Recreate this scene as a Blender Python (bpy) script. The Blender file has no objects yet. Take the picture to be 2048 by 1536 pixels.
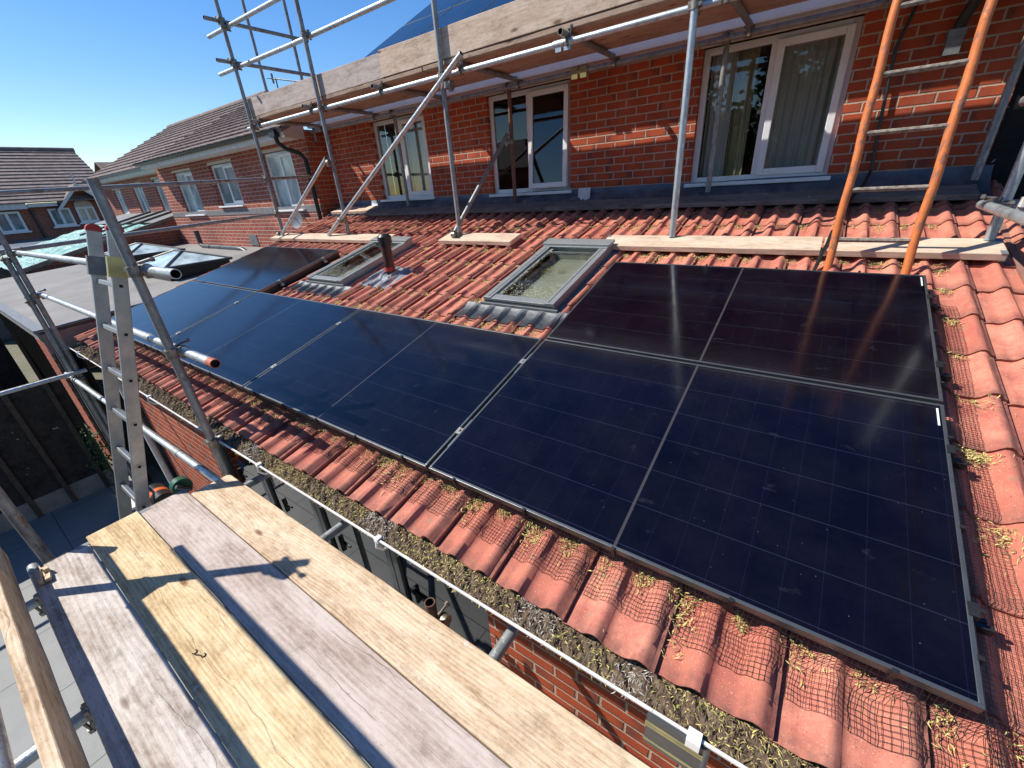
import bpy, bmesh, math, random
from mathutils import Vector, Matrix
random.seed(7)
scene = bpy.context.scene
COL = scene.collection
# ------------------------------------------------------------------ camera
CAM = Vector((-0.5378, -1.0084, 1.1564))
RX = Vector((0.820554, 0.567862, -0.064994))
RY = Vector((0.200893, -0.392991, -0.897330))
RZ = Vector((-0.535101, 0.723251, -0.436549))
FPX = 823.875
PITCH = math.radians(14.33)
cd = bpy.data.cameras.new("camera"); cam = bpy.data.objects.new("camera", cd); COL.objects.link(cam)
cam.matrix_world = Matrix(((RX.x, -RY.x, -RZ.x, CAM.x), (RX.y, -RY.y, -RZ.y, CAM.y), (RX.z, -RY.z, -RZ.z, CAM.z), (0, 0, 0, 1)))
cd.sensor_width = 36; cd.lens = FPX / 2048 * 36; cd.clip_start = 0.02; cd.clip_end = 2000
scene.camera = cam
# ------------------------------------------------------------------ world + sun
SUN = Vector((-0.80, -0.434, 1.0)).normalized()      # towards the sun
w = bpy.data.worlds.new("World"); scene.world = w; w.use_nodes = True
nt = w.node_tree; bg = nt.nodes["Background"]
sky = nt.nodes.new("ShaderNodeTexSky"); sky.sky_type = 'NISHITA'; sky.sun_disc = False
sky.sun_elevation = math.asin(SUN.z); sky.sun_rotation = math.atan2(SUN.x, SUN.y)
sky.air_density = 1.0; sky.dust_density = 0.2; sky.ozone_density = 2.2
hs = nt.nodes.new("ShaderNodeHueSaturation"); hs.inputs["Saturation"].default_value = 1.34; hs.inputs["Hue"].default_value = 0.507
nt.links.new(sky.outputs[0], hs.inputs["Color"]); nt.links.new(hs.outputs[0], bg.inputs[0]); bg.inputs[1].default_value = 0.112
ld = bpy.data.lights.new("sun", 'SUN'); ld.energy = 5.0; ld.angle = math.radians(0.53); ld.color = (1, 0.95, 0.87)
lo = bpy.data.objects.new("sun", ld); COL.objects.link(lo)
lo.rotation_euler = SUN.to_track_quat('Z', 'Y').to_euler()
vs = scene.view_settings; vs.view_transform = 'Standard'; vs.look = 'None'; vs.exposure = 0.54; vs.gamma = 1; vs.use_curve_mapping = False

# ------------------------------------------------------------------ node helpers
def mat(name, rough=0.6, metal=0.0, color=(0.5, 0.5, 0.5), spec=0.5):
    m = bpy.data.materials.new(name); m.use_nodes = True
    b = m.node_tree.nodes["Principled BSDF"]
    b.inputs["Base Color"].default_value = (*color, 1); b.inputs["Roughness"].default_value = rough
    b.inputs["Metallic"].default_value = metal; b.inputs["Specular IOR Level"].default_value = spec
    return m, m.node_tree, b
class N:
    def __init__(s, t): s.t = t
    def n(s, ty, **kw):
        x = s.t.nodes.new(ty)
        for k, v in kw.items(): setattr(x, k, v)
        return x
    def val(s, inp, v):
        if isinstance(v, (int, float)): inp.default_value = v
        elif isinstance(v, (tuple, list)): inp.default_value = v if len(v) == len(inp.default_value) else (*v, 1)
        else: s.t.links.new(v, inp)
    def m(s, op, a, b=0.0, c=None, clamp=False):
        x = s.n("ShaderNodeMath", operation=op, use_clamp=clamp)
        s.val(x.inputs[0], a); s.val(x.inputs[1], b)
        if c is not None: s.val(x.inputs[2], c)
        return x.outputs[0]
    def mix(s, f, a, b, mode='MIX'):
        x = s.n("ShaderNodeMix", data_type='RGBA', blend_type=mode); s.val(x.inputs[0], f); s.val(x.inputs[6], a); s.val(x.inputs[7], b); return x.outputs[2]
    def obj(s): return s.n("ShaderNodeTexCoord").outputs["Object"]
    def xyz(s, v):
        x = s.n("ShaderNodeSeparateXYZ"); s.val(x.inputs[0], v); return x.outputs
    def cmb(s, a, b, c):
        x = s.n("ShaderNodeCombineXYZ"); s.val(x.inputs[0], a); s.val(x.inputs[1], b); s.val(x.inputs[2], c); return x.outputs[0]
    def noise(s, vec, scale, det=3, rough=0.55, dist=0.0):
        x = s.n("ShaderNodeTexNoise"); s.val(x.inputs["Vector"], vec); x.inputs["Scale"].default_value = scale
        x.inputs["Detail"].default_value = det; x.inputs["Roughness"].default_value = rough; x.inputs["Distortion"].default_value = dist
        return x.outputs["Fac"]
    def white(s, vec):
        x = s.n("ShaderNodeTexWhiteNoise", noise_dimensions='3D'); s.val(x.inputs["Vector"], vec); return x.outputs["Value"]
    def mapr(s, v, a, b, c=0.0, d=1.0):
        x = s.n("ShaderNodeMapRange", clamp=True); s.val(x.inputs[0], v)
        for i, q in enumerate((a, b, c, d)): x.inputs[i + 1].default_value = q
        return x.outputs[0]
    def vmul(s, v, k):
        x = s.n("ShaderNodeVectorMath", operation='MULTIPLY'); s.val(x.inputs[0], v); x.inputs[1].default_value = k; return x.outputs[0]
    def vadd(s, v, k):
        x = s.n("ShaderNodeVectorMath", operation='ADD'); s.val(x.inputs[0], v); s.val(x.inputs[1], k); return x.outputs[0]
    def ramp(s, f, stops):
        x = s.n("ShaderNodeValToRGB"); s.val(x.inputs[0], f); e = x.color_ramp.elements
        while len(e) < len(stops): e.new(0.5)
        for q, (p, c) in zip(e, stops): q.position = p; q.color = (*c, 1)
        return x.outputs[0]
    def bump(s, h, strength, dist, b):
        x = s.n("ShaderNodeBump"); s.val(x.inputs["Height"], h); x.inputs["Strength"].default_value = strength; x.inputs["Distance"].default_value = dist
        s.t.links.new(x.outputs[0], b.inputs["Normal"])

def mottled(name, c1, c2, scale=8, rough=0.7, metal=0.0, bump=0.2, bscale=60, spec=0.4, rr=0.0, bd=0.002):
    m, t, b = mat(name, rough, metal, c1, spec); k = N(t)
    v = k.obj(); f = k.noise(v, scale, 5, 0.65)
    t.links.new(k.mix(k.mapr(f, 0.35, 0.65), c1, c2), b.inputs["Base Color"])
    if rr: t.links.new(k.mapr(f, 0.3, 0.7, rough - rr, rough + rr), b.inputs["Roughness"])
    if bump: k.bump(k.noise(v, bscale, 3), bump, bd, b)
    return m

def brick(name, ax, red=(0.40, 0.075, 0.028), dark=(0.13, 0.035, 0.03), mortar=(0.42, 0.33, 0.25), alt=(0.30, 0.05, 0.022)):
    """ax 0: wall facing Y (length along x); ax 1: wall facing X (length along y)"""
    m, t, b = mat(name, 0.85, 0, red, 0.25); k = N(t)
    P = k.xyz(k.obj()); u = P[ax]; z = P[2]
    zr = k.m('DIVIDE', z, 0.075); row = k.m('FLOOR', zr); fz = k.m('FRACT', zr)
    ur = k.m('ADD', k.m('DIVIDE', u, 0.225), k.m('MULTIPLY', k.m('FLOORED_MODULO', row, 2.0), 0.5))
    ci = k.m('FLOOR', ur); fu = k.m('FRACT', ur)
    wob = k.m('MULTIPLY', k.m('SUBTRACT', k.noise(k.obj(), 35, 3), 0.5), 0.010)
    du = k.m('MULTIPLY', k.m('MINIMUM', fu, k.m('SUBTRACT', 1.0, fu)), 0.225)
    dz = k.m('MULTIPLY', k.m('MINIMUM', fz, k.m('SUBTRACT', 1.0, fz)), 0.075)
    d = k.m('ADD', k.m('MINIMUM', du, dz), wob)
    isb = k.mapr(d, 0.0052, 0.0070)
    r1 = k.white(k.cmb(ci, row, 3.0)); r2 = k.white(k.cmb(ci, row, 9.0)); r3 = k.white(k.cmb(ci, row, 21.0))
    base = k.mix(r1, red, alt)
    n1 = k.noise(k.vadd(k.obj(), k.cmb(r2, r1, 0.0)), 14, 4, 0.7)
    side = k.m('ABSOLUTE', k.m('SUBTRACT', fu, k.m('MULTIPLY_ADD', r3, 0.5, 0.25)))
    dk = k.mapr(k.m('ADD', side, k.m('MULTIPLY', k.m('SUBTRACT', n1, 0.5), 0.5)), 0.26, 0.46)
    dk = k.m('MULTIPLY', dk, k.mapr(r2, 0.15, 0.75))
    base = k.mix(dk, base, dark)
    base = k.mix(k.mapr(k.noise(k.obj(), 160, 3, 0.7), 0.3, 0.75, 0.0, 0.45), base, (0.52, 0.17, 0.08))
    mo = k.mix(k.noise(k.obj(), 6, 4), mortar, tuple(c * 0.72 for c in mortar))
    colr = k.mix(isb, mo, base)
    base0 = k.mapr(k.noise(k.vmul(k.obj(), (5, 5, 1.2)), 1.0, 5, 0.7), 0.56, 0.78, 0.0, 0.30)
    colr = k.mix(base0, colr, (0.33, 0.24, 0.19))
    stain = k.mapr(k.noise(k.obj(), 1.3, 4, 0.6), 0.35, 0.7, 0.74, 1.08)
    colr = k.mix(1.0, colr, k.cmb(stain, stain, stain), 'MULTIPLY')
    t.links.new(colr, b.inputs["Base Color"])
    h = k.m('ADD', k.mapr(d, 0.003, 0.009), k.m('MULTIPLY', k.noise(k.obj(), 220, 3, 0.7), 0.35))
    k.bump(h, 0.75, 0.005, b)
    return m

def wood(name, c1, c2, c3, grain=1.0, rough=0.8, knots=True, crack=0.5):
    """board whose length is its own local x"""
    m, t, b = mat(name, rough, 0, c1, 0.2); k = N(t)
    info = k.n("ShaderNodeObjectInfo"); rnd = info.outputs["Random"]
    v = k.vadd(k.obj(), k.cmb(k.m('MULTIPLY', rnd, 37.0), k.m('MULTIPLY', rnd, 91.0), k.m('MULTIPLY', rnd, 13.0)))
    P = k.xyz(v)
    warp = k.m('MULTIPLY', k.m('SUBTRACT', k.noise(k.vmul(v, (0.9, 3, 3)), 1.0, 2), 0.5), 0.10)
    kd = None
    if knots:
        vo = k.n("ShaderNodeTexVoronoi"); vo.inputs["Scale"].default_value = 1.0
        k.val(vo.inputs["Vector"], k.vmul(v, (2.4, 7.0, 7.0))); vo.inputs["Randomness"].default_value = 1.0
        kd = vo.outputs["Distance"]
        bulge = k.m('MULTIPLY', k.m('POWER', 2.718, k.m('MULTIPLY', kd, -9.0)), 0.05)
        warp = k.m('ADD', warp, bulge)
    y = k.m('ADD', P[1], warp)
    ring = k.m('SINE', k.m('MULTIPLY', k.m('ADD', y, k.m('MULTIPLY', k.noise(k.vmul(v, (3, 30, 30)), 1, 2), 0.008)), 420.0 * grain))
    fib = k.noise(k.vmul(v, (5, 190, 60)), 1.0, 5, 0.7)
    blot = k.noise(k.vmul(v, (2.2, 9, 9)), 1.0, 5, 0.7)
    f = k.m('ADD', k.m('MULTIPLY', ring, 0.032), k.m('ADD', k.m('MULTIPLY', fib, 0.38), k.m('ADD', k.m('MULTIPLY', blot, 0.66), k.m('MULTIPLY', k.noise(k.vmul(v, (22, 42, 42)), 1.0, 6, 0.8), 0.40))))
    base = k.ramp(f, [(0.56, c3), (0.69, c1), (0.82, c2)])
    dirt = k.m('MAXIMUM', k.mapr(k.noise(k.vmul(v, (6, 14, 14)), 1.0, 6, 0.75), 0.53, 0.70, 0.0, 0.5), k.mapr(k.noise(k.vmul(v, (30, 110, 110)), 1.0, 4, 0.7), 0.62, 0.70, 0.0, 0.55))
    base = k.mix(dirt, base, tuple(c * 0.42 for c in c3))
    spl = k.mapr(k.noise(k.vmul(v, (9, 9, 9)), 1.0, 3, 0.6, 0.6), 0.70, 0.73, 0.0, 0.55)
    base = k.mix(spl, base, (0.62, 0.58, 0.52))
    if knots:
        kk = k.mapr(kd, 0.06, 0.13, 0.9, 0.0)
        base = k.mix(kk, base, (c3[0] * 0.45, c3[1] * 0.34, c3[2] * 0.26))
    if crack:
        cy = k.m('ADD', y, k.m('MULTIPLY', k.noise(k.vmul(v, (2.5, 3, 3)), 1, 3), 0.09))
        cr = k.m('ABSOLUTE', k.m('SUBTRACT', k.m('FRACT', k.m('MULTIPLY', cy, 9.0)), 0.5))
        cm = k.m('MULTIPLY', k.mapr(cr, 0.0, 0.014, 1.0, 0.0), k.mapr(k.noise(k.vmul(v, (1.4, 6, 6)), 1, 2), 0.5, 0.56))
        base = k.mix(k.m('MULTIPLY', cm, crack), base, (0.05, 0.035, 0.025))
        h = k.m('SUBTRACT', k.m('ADD', fib, k.m('MULTIPLY', ring, 0.15)), cm)
    else: h = k.m('ADD', fib, k.m('MULTIPLY', ring, 0.15))
    t.links.new(base, b.inputs["Base Color"]); k.bump(h, 0.5, 0.003, b)
    return m

# ------------------------------------------------------------------ materials
M = {}
M['brick'] = brick("brick_facing_south", 0, (0.43, 0.064, 0.020), (0.15, 0.032, 0.028), (0.50, 0.39, 0.30), (0.35, 0.045, 0.016))
M['brick_nb'] = brick("brick_neighbour", 0, (0.38, 0.085, 0.050), (0.19, 0.05, 0.045), (0.56, 0.46, 0.39), (0.30, 0.06, 0.04))
M['brick_side'] = brick("brick_return", 1)
M['brick_old'] = brick("brick_dull", 1, (0.26, 0.06, 0.035), (0.12, 0.035, 0.03), (0.30, 0.24, 0.19), (0.20, 0.05, 0.03))
M['brick_pale'] = brick("brick_pale", 0, (0.42, 0.11, 0.055), (0.24, 0.07, 0.05), (0.45, 0.38, 0.30), (0.34, 0.08, 0.045))
M['galv'] = mottled("galvanised_steel", (0.50, 0.53, 0.54), (0.33, 0.36, 0.37), 14, 0.42, 0.75, 0.25, 90, 0.5, 0.12, 0.001)
M['galv_dull'] = mottled("dull_steel", (0.30, 0.31, 0.31), (0.19, 0.19, 0.185), 18, 0.55, 0.55, 0.3, 120, 0.5, 0.1, 0.001)
M['rusty'] = mottled("rusty_steel", (0.24, 0.12, 0.08), (0.12, 0.07, 0.055), 30, 0.7, 0.35, 0.4, 120, 0.4, 0.1, 0.001)
M['coupler'] = mottled("coupler_steel", (0.34, 0.32, 0.28), (0.16, 0.12, 0.09), 40, 0.5, 0.7, 0.3, 150, 0.5, 0.1, 0.001)
M['brassy'] = mottled("passivated_steel", (0.50, 0.46, 0.22), (0.36, 0.33, 0.18), 18, 0.38, 0.7, 0.1, 90)
M['dark_in'], _, _ = mat("tube_inside", 0.9, 0, (0.012, 0.011, 0.010))
M['alu'] = mottled("ladder_aluminium", (0.40, 0.41, 0.41), (0.31, 0.32, 0.32), 9, 0.42, 0.8, 0.12, 200, 0.5, 0.08, 0.0006)
M['red_cap'] = mottled("red_plastic", (0.42, 0.035, 0.03), (0.30, 0.025, 0.02), 30, 0.5, 0, 0.1, 90)
M['black_pl'] = mottled("black_plastic", (0.014, 0.014, 0.015), (0.022, 0.022, 0.022), 20, 0.38, 0, 0.1, 90)
M['grey_pl'] = mottled("dark_grey_upvc", (0.065, 0.07, 0.075), (0.05, 0.055, 0.06), 12, 0.45, 0, 0.05, 90)
M['grey_mid'] = mottled("grey_flashing", (0.20, 0.21, 0.215), (0.13, 0.14, 0.145), 16, 0.5, 0.2, 0.2, 90)
M['apron'] = mottled("pleated_apron_sheet", (0.11, 0.115, 0.118), (0.20, 0.205, 0.205), 26, 0.5, 0.2, 0.2, 90)
M['vel'] = mottled("skylight_grey_cladding", (0.27, 0.285, 0.285), (0.22, 0.235, 0.235), 20, 0.42, 0.3, 0.08, 120)
M['white'] = mottled("white_upvc", (0.78, 0.78, 0.77), (0.70, 0.70, 0.68), 6, 0.35, 0, 0.03, 60)
M['white_dirty'] = mottled("weathered_white", (0.70, 0.69, 0.66), (0.52, 0.50, 0.46), 14, 0.5, 0, 0.1, 70)
M['cream'] = mottled("cream_soffit", (0.55, 0.46, 0.36), (0.48, 0.40, 0.31), 10, 0.6)
M['lead'] = mottled("lead_sheet", (0.060, 0.075, 0.105), (0.12, 0.135, 0.165), 7, 0.5, 0.35, 0.5, 18, 0.5, 0.12, 0.006)
M['felt'] = mottled("flat_roof_felt", (0.235, 0.225, 0.21), (0.175, 0.168, 0.16), 1.6, 0.85, 0, 0.4, 120)
M['soil_pl'] = mottled("dark_brown_pipe", (0.035, 0.012, 0.012), (0.055, 0.018, 0.016), 14, 0.35, 0, 0.05, 60)
M['tarp'] = None
M['rope'] = mottled("netting", (0.03, 0.026, 0.02), (0.016, 0.014, 0.012), 60, 0.9)
def worn(name, paint, under, pale, scale, rough, metal):
    m, t, b = mat(name, rough, metal, paint, 0.4); k = N(t); v = k.obj()
    base = k.mix(k.mapr(k.noise(v, scale * .5, 4, 0.7), 0.4, 0.7), paint, tuple(c * 0.72 for c in paint))
    w_ = k.mapr(k.noise(k.vmul(v, (1, 1, .45)), scale, 6, 0.75), 0.53, 0.58)
    base = k.mix(k.m('MULTIPLY', w_, k.mapr(k.noise(v, scale * .16, 2), 0.40, 0.56)), base, under)
    p_ = k.mapr(k.noise(v, scale * 2.2, 5, 0.7), 0.66, 0.69)
    base = k.mix(p_, base, pale)
    t.links.new(base, b.inputs["Base Color"]); t.links.new(k.mapr(k.noise(v, scale, 4), 0.3, 0.7, rough - .12, rough + .15), b.inputs["Roughness"])
    k.bump(k.m('SUBTRACT', k.noise(v, scale * 4, 4), k.m('MULTIPLY', w_, 0.6)), 0.4, 0.002, b); return m
M['orange'] = worn("orange_enamel_wood", (0.60, 0.170, 0.045), (0.24, 0.11, 0.07), (0.62, 0.42, 0.28), 26, 0.5, 0.0)
M['galv'] = worn("galvanised_steel_used", (0.50, 0.53, 0.54), (0.30, 0.31, 0.31), (0.62, 0.60, 0.56), 22, 0.40, 0.65)
M['galv_dull'] = worn("dull_steel_used", (0.30, 0.31, 0.31), (0.19, 0.15, 0.12), (0.48, 0.46, 0.42), 24, 0.52, 0.5)
M['rung'] = mottled("weathered_rung", (0.30, 0.26, 0.21), (0.11, 0.085, 0.07), 40, 0.8, 0, 0.4, 120)
M['paint_end'] = mottled("copper_red_paint", (0.45, 0.12, 0.06), (0.35, 0.09, 0.05), 60, 0.5)
M['blue'] = mottled("blue_plastic", (0.03, 0.10, 0.35), (0.02, 0.07, 0.25), 10, 0.4)
M['green_pl'] = mottled("green_plastic", (0.02, 0.11, 0.07), (0.02, 0.08, 0.05), 10, 0.4)
M['orange_pl'] = mottled("orange_plastic", (0.6, 0.14, 0.03), (0.5, 0.1, 0.03), 10, 0.4)
M['curtain'] = mottled("curtain_cloth", (0.78, 0.76, 0.73), (0.66, 0.64, 0.62), 3, 0.9)
M['curtain_y'] = mottled("ochre_curtain", (0.48, 0.45, 0.28), (0.40, 0.37, 0.22), 3, 0.9)
M['room'] = mottled("dark_room", (0.10, 0.095, 0.085), (0.07, 0.066, 0.06), 2, 0.9)
M['plaster'] = mottled("skylight_reveal", (0.40, 0.40, 0.35), (0.30, 0.30, 0.26), 3, 0.9)
M['bark'] = mottled("bark", (0.09, 0.065, 0.045), (0.05, 0.035, 0.025), 12, 0.9)
M['leaf'] = mottled("leaf_green", (0.06, 0.12, 0.025), (0.035, 0.075, 0.018), 3, 0.6)
M['soil'] = mottled("gutter_mulch", (0.060, 0.038, 0.026), (0.17, 0.125, 0.085), 34, 0.95, 0, 0.8, 70, 0.2, 0, 0.01)
M['grit'] = mottled("white_grit", (0.55, 0.53, 0.48), (0.4, 0.38, 0.34), 50, 0.9)
M['cat_y'] = mottled("yellow_catkin", (0.62, 0.52, 0.17), (0.50, 0.42, 0.15), 90, 0.8)
M['cat_g'] = mottled("green_catkin", (0.36, 0.36, 0.10), (0.28, 0.26, 0.08), 90, 0.8)
M['cat_b'] = mottled("brown_leaf", (0.12, 0.075, 0.04), (0.20, 0.14, 0.08), 60, 0.8)
M['fence'] = wood("dark_stained_fence", (0.036, 0.030, 0.026), (0.055, 0.046, 0.039), (0.012, 0.010, 0.009), 1, 0.75, False, 0)
M['fence_rail'] = wood("fence_rail_wood", (0.075, 0.06, 0.045), (0.10, 0.08, 0.06), (0.04, 0.03, 0.025), 1, 0.8, False, 0)
M['cladding'] = wood("black_cladding", (0.010, 0.009, 0.009), (0.016, 0.014, 0.013), (0.007, 0.006, 0.006), 1, 0.6, False, 0)
M['w_tan'] = wood("board_tan", (0.52, 0.385, 0.255), (0.66, 0.53, 0.38), (0.33, 0.215, 0.125))
M['w_yel'] = wood("board_yellow", (0.55, 0.405, 0.225), (0.68, 0.54, 0.34), (0.37, 0.245, 0.125))
M['w_pink'] = wood("board_pinkish", (0.43, 0.35, 0.30), (0.52, 0.44, 0.39), (0.31, 0.235, 0.19), 0.8, 0.85, False)
M['w_grey'] = wood("board_grey", (0.42, 0.365, 0.32), (0.56, 0.51, 0.46), (0.25, 0.195, 0.155), 0.6)
M['w_toe'] = wood("board_toe", (0.52, 0.39, 0.29), (0.62, 0.49, 0.38), (0.36, 0.26, 0.18), 0.8, 0.85, True, 0.25)
M['w_pale'] = wood("board_pale", (0.52, 0.40, 0.29), (0.60, 0.49, 0.38), (0.40, 0.29, 0.20), 1, 0.85, False, 0)
M['w_old'] = wood("board_old", (0.15, 0.135, 0.12), (0.21, 0.19, 0.17), (0.09, 0.08, 0.07), 1, 0.85, False, 0.3)
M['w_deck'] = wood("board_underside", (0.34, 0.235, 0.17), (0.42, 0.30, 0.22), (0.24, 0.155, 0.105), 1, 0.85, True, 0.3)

def tile_mat():
    m, t, b = mat("red_concrete_tile", 0.85, 0, (0.4, 0.1, 0.06), 0.25); k = N(t); v = k.obj()
    at = k.n("ShaderNodeAttribute", attribute_name="tint"); tv = at.outputs["Fac"]
    base = k.mix(tv, (0.47, 0.150, 0.094), (0.63, 0.250, 0.165))
    blot = k.mapr(k.noise(v, 7, 5, 0.7), 0.38, 0.66)
    base = k.mix(blot, base, (0.40, 0.115, 0.085))
    base = k.mix(k.mapr(k.noise(v, 2.2, 4, 0.7), 0.52, 0.70, 0.0, 0.55), base, (0.26, 0.105, 0.08))
    sp = k.noise(v, 230, 3, 0.7)
    base = k.mix(k.mapr(sp, 0.62, 0.70, 0.0, 0.8), base, (0.78, 0.56, 0.42))
    base = k.mix(k.mapr(k.noise(v, 190, 3, 0.7), 0.60, 0.70, 0.0, 0.8), base, (0.17, 0.055, 0.04))
    vr = k.n('ShaderNodeTexVoronoi'); vr.inputs['Scale'].default_value = 9.0; k.val(vr.inputs['Vector'], k.vadd(v, k.cmb(k.m('MULTIPLY', k.noise(v, 30, 3), 0.05), 0.0, 0.0)))
    base = k.mix(k.mapr(vr.outputs['Distance'], 0.10, 0.16, 0.5, 0.0), base, (0.27, 0.20, 0.13))
    base = k.mix(k.mapr(k.noise(v, 18, 5, 0.75), 0.56, 0.74, 0.0, 0.45), base, (0.20, 0.10, 0.075))
    ln = k.n("ShaderNodeTexNoise"); ln.inputs["Scale"].default_value = 1.0; ln.inputs["Detail"].default_value = 5; k.val(ln.inputs["Vector"], k.vmul(v, (55, 7, 7)))
    base = k.mix(k.mapr(ln.outputs["Fac"], 0.55, 0.75, 0.0, 0.35), base, (0.24, 0.115, 0.085))
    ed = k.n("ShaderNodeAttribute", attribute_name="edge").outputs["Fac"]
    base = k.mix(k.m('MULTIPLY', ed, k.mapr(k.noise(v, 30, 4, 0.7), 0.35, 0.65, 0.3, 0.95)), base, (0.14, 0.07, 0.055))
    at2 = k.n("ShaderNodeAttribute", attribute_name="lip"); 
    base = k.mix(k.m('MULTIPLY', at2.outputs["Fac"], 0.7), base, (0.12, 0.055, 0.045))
    t.links.new(base, b.inputs["Base Color"])
    k.bump(k.m('ADD', k.noise(v, 240, 4, 0.75), k.m('MULTIPLY', k.noise(v, 40, 3), 0.6)), 0.5, 0.0025, b)
    return m
M['tile'] = tile_mat()
def slate_mat():
    m, t, b = mat("brown_concrete_tiles", 0.88, 0, (0.13, 0.1, 0.09), 0.25); k = N(t); v = k.obj(); P = k.xyz(v)
    r = k.m('FLOOR', k.m('DIVIDE', P[1], 0.32)); c = k.m('FLOOR', k.m('DIVIDE', P[0], 0.3))
    rn = k.white(k.cmb(c, r, 1.0))
    base = k.mix(rn, (0.20, 0.155, 0.14), (0.27, 0.215, 0.195))
    base = k.mix(k.mapr(k.noise(v, 5, 5, 0.7), 0.4, 0.65), base, (0.14, 0.11, 0.10))
    base = k.mix(k.mapr(k.noise(v, 26, 2), 0.70, 0.74), base, (0.5, 0.46, 0.4))
    t.links.new(base, b.inputs["Base Color"]); k.bump(k.noise(v, 60, 4), 0.4, 0.004, b)
    return m
M['slate'] = slate_mat()

PW, PH, PG = 1.7995, 1.1096, 0.0209          # solar panel width, height, gap
def panel_mat(name, W, H, nx, ny):
    m, t, b = mat(name, 0.1, 0, (0.004, 0.005, 0.016), 0.5); k = N(t); P = k.xyz(k.obj())
    mg = 0.026
    def lines(c, L, n, wd, halfmid=0.0):
        f = k.m('MULTIPLY', k.m('SUBTRACT', c, mg), n / (L - 2 * mg)); fr = k.m('FRACT', f)
        d = k.m('MULTIPLY', k.m('MINIMUM', fr, k.m('SUBTRACT', 1.0, fr)), (L - 2 * mg) / n)
        return k.mapr(d, wd * 0.5, wd, 1.0, 0.0)
    ly = lines(P[1], H, ny, 0.0016); lx = lines(P[0], W, nx, 0.0011)
    bus = lines(P[1], H, ny * 10, 0.0004)
    cell = k.white(k.cmb(k.m('FLOOR', k.m('MULTIPLY', P[0], nx / W)), k.m('FLOOR', k.m('MULTIPLY', P[1], ny / H)), 2.0))
    base = k.mix(cell, (0.0012, 0.0008, 0.0040), (0.0020, 0.0011, 0.0055))
    base = k.mix(k.m('MULTIPLY', bus, 0.03), base, (0.06, 0.06, 0.09))
    base = k.mix(k.m('MULTIPLY', ly, 0.11), base, (0.11, 0.15, 0.26))
    base = k.mix(k.m('MULTIPLY', lx, 0.055), base, (0.05, 0.09, 0.24))
    mid = k.mapr(k.m('ABSOLUTE', k.m('SUBTRACT', P[0], W / 2)), 0.0045, 0.006, 1.0, 0.0)
    base = k.mix(k.m('MULTIPLY', mid, 0.38), base, (0.11, 0.10, 0.10))
    sp = k.n("ShaderNodeTexVoronoi"); sp.inputs["Scale"].default_value = 30; k.val(sp.inputs["Vector"], k.obj())
    spr = k.m('MULTIPLY', k.mapr(sp.outputs["Distance"], 0.022, 0.035, 1.0, 0.0), 0.30)
    dust = k.mapr(k.noise(k.obj(), 3.0, 5, 0.7), 0.40, 0.8, 0.0, 0.010)
    base = k.mix(dust, base, (0.45, 0.44, 0.42))
    base = k.mix(spr, base, (0.5, 0.5, 0.48))
    smear = k.mapr(k.noise(k.vmul(k.obj(), (9, 14, 9)), 1.0, 4, 0.6), 0.66, 0.76, 0.0, 0.025)
    base = k.mix(smear, base, (0.5, 0.5, 0.5))
    t.links.new(base, b.inputs["Base Color"])
    t.links.new(k.mapr(k.noise(k.obj(), 2.0, 3), 0.3, 0.7, 0.09, 0.15), b.inputs["Roughness"])
    b.inputs["IOR"].default_value = 1.40
    return m
M['pv'] = panel_mat("solar_glass", PW, PH, 18, 6)
M['pv_up'] = panel_mat("solar_glass_portrait", 1.16, 1.77, 6, 18)
M['pvframe'] = mottled("anodised_frame", (0.13, 0.14, 0.14), (0.17, 0.18, 0.18), 10, 0.36, 0.75, 0.05, 90)

def glass_mat(name, tint=(0.8, 0.85, 0.83), rough=0.01, f0=0.05):
    m = bpy.data.materials.new(name); m.use_nodes = True; t = m.node_tree; t.nodes.clear(); k = N(t)
    o = k.n("ShaderNodeOutputMaterial"); g = k.n("ShaderNodeBsdfGlossy"); g.inputs["Roughness"].default_value = rough
    g.inputs["Color"].default_value = (0.95, 0.97, 1, 1)
    tb = k.n("ShaderNodeBsdfTransparent"); tb.inputs["Color"].default_value = (*tint, 1)
    lw = k.n("ShaderNodeLayerWeight"); lw.inputs["Blend"].default_value = 0.5
    fac = k.m('ADD', k.m('MULTIPLY', k.m('POWER', lw.outputs["Facing"], 4.0), 0.85), f0)
    mx = k.n("ShaderNodeMixShader"); t.links.new(fac, mx.inputs[0]); t.links.new(tb.outputs[0], mx.inputs[1]); t.links.new(g.outputs[0], mx.inputs[2])
    t.links.new(mx.outputs[0], o.inputs[0]); return m
M['glass'] = glass_mat("window_glass", (0.80, 0.83, 0.81))
M['glass_dark'] = glass_mat("dark_window_glass", (0.25, 0.27, 0.27))
M['glass_sky'] = glass_mat("skylight_glass", (0.84, 0.86, 0.83), 0.02, 0.035)
def farpane(name, c=(0.10, 0.13, 0.13)):
    m, t, b = mat(name, 0.08, 0, c, 0.6); k = N(t)
    t.links.new(k.mix(k.mapr(k.noise(k.vmul(k.obj(), (3, 3, 1.5)), 1.0, 3), 0.35, 0.65), c, tuple(min(1, q * 2.6) for q in c)), b.inputs["Base Color"]); return m
M['farpane'] = farpane("distant_window_glass")
M['farpane_light'] = farpane("distant_window_glass_pale", (0.22, 0.26, 0.25))

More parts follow.
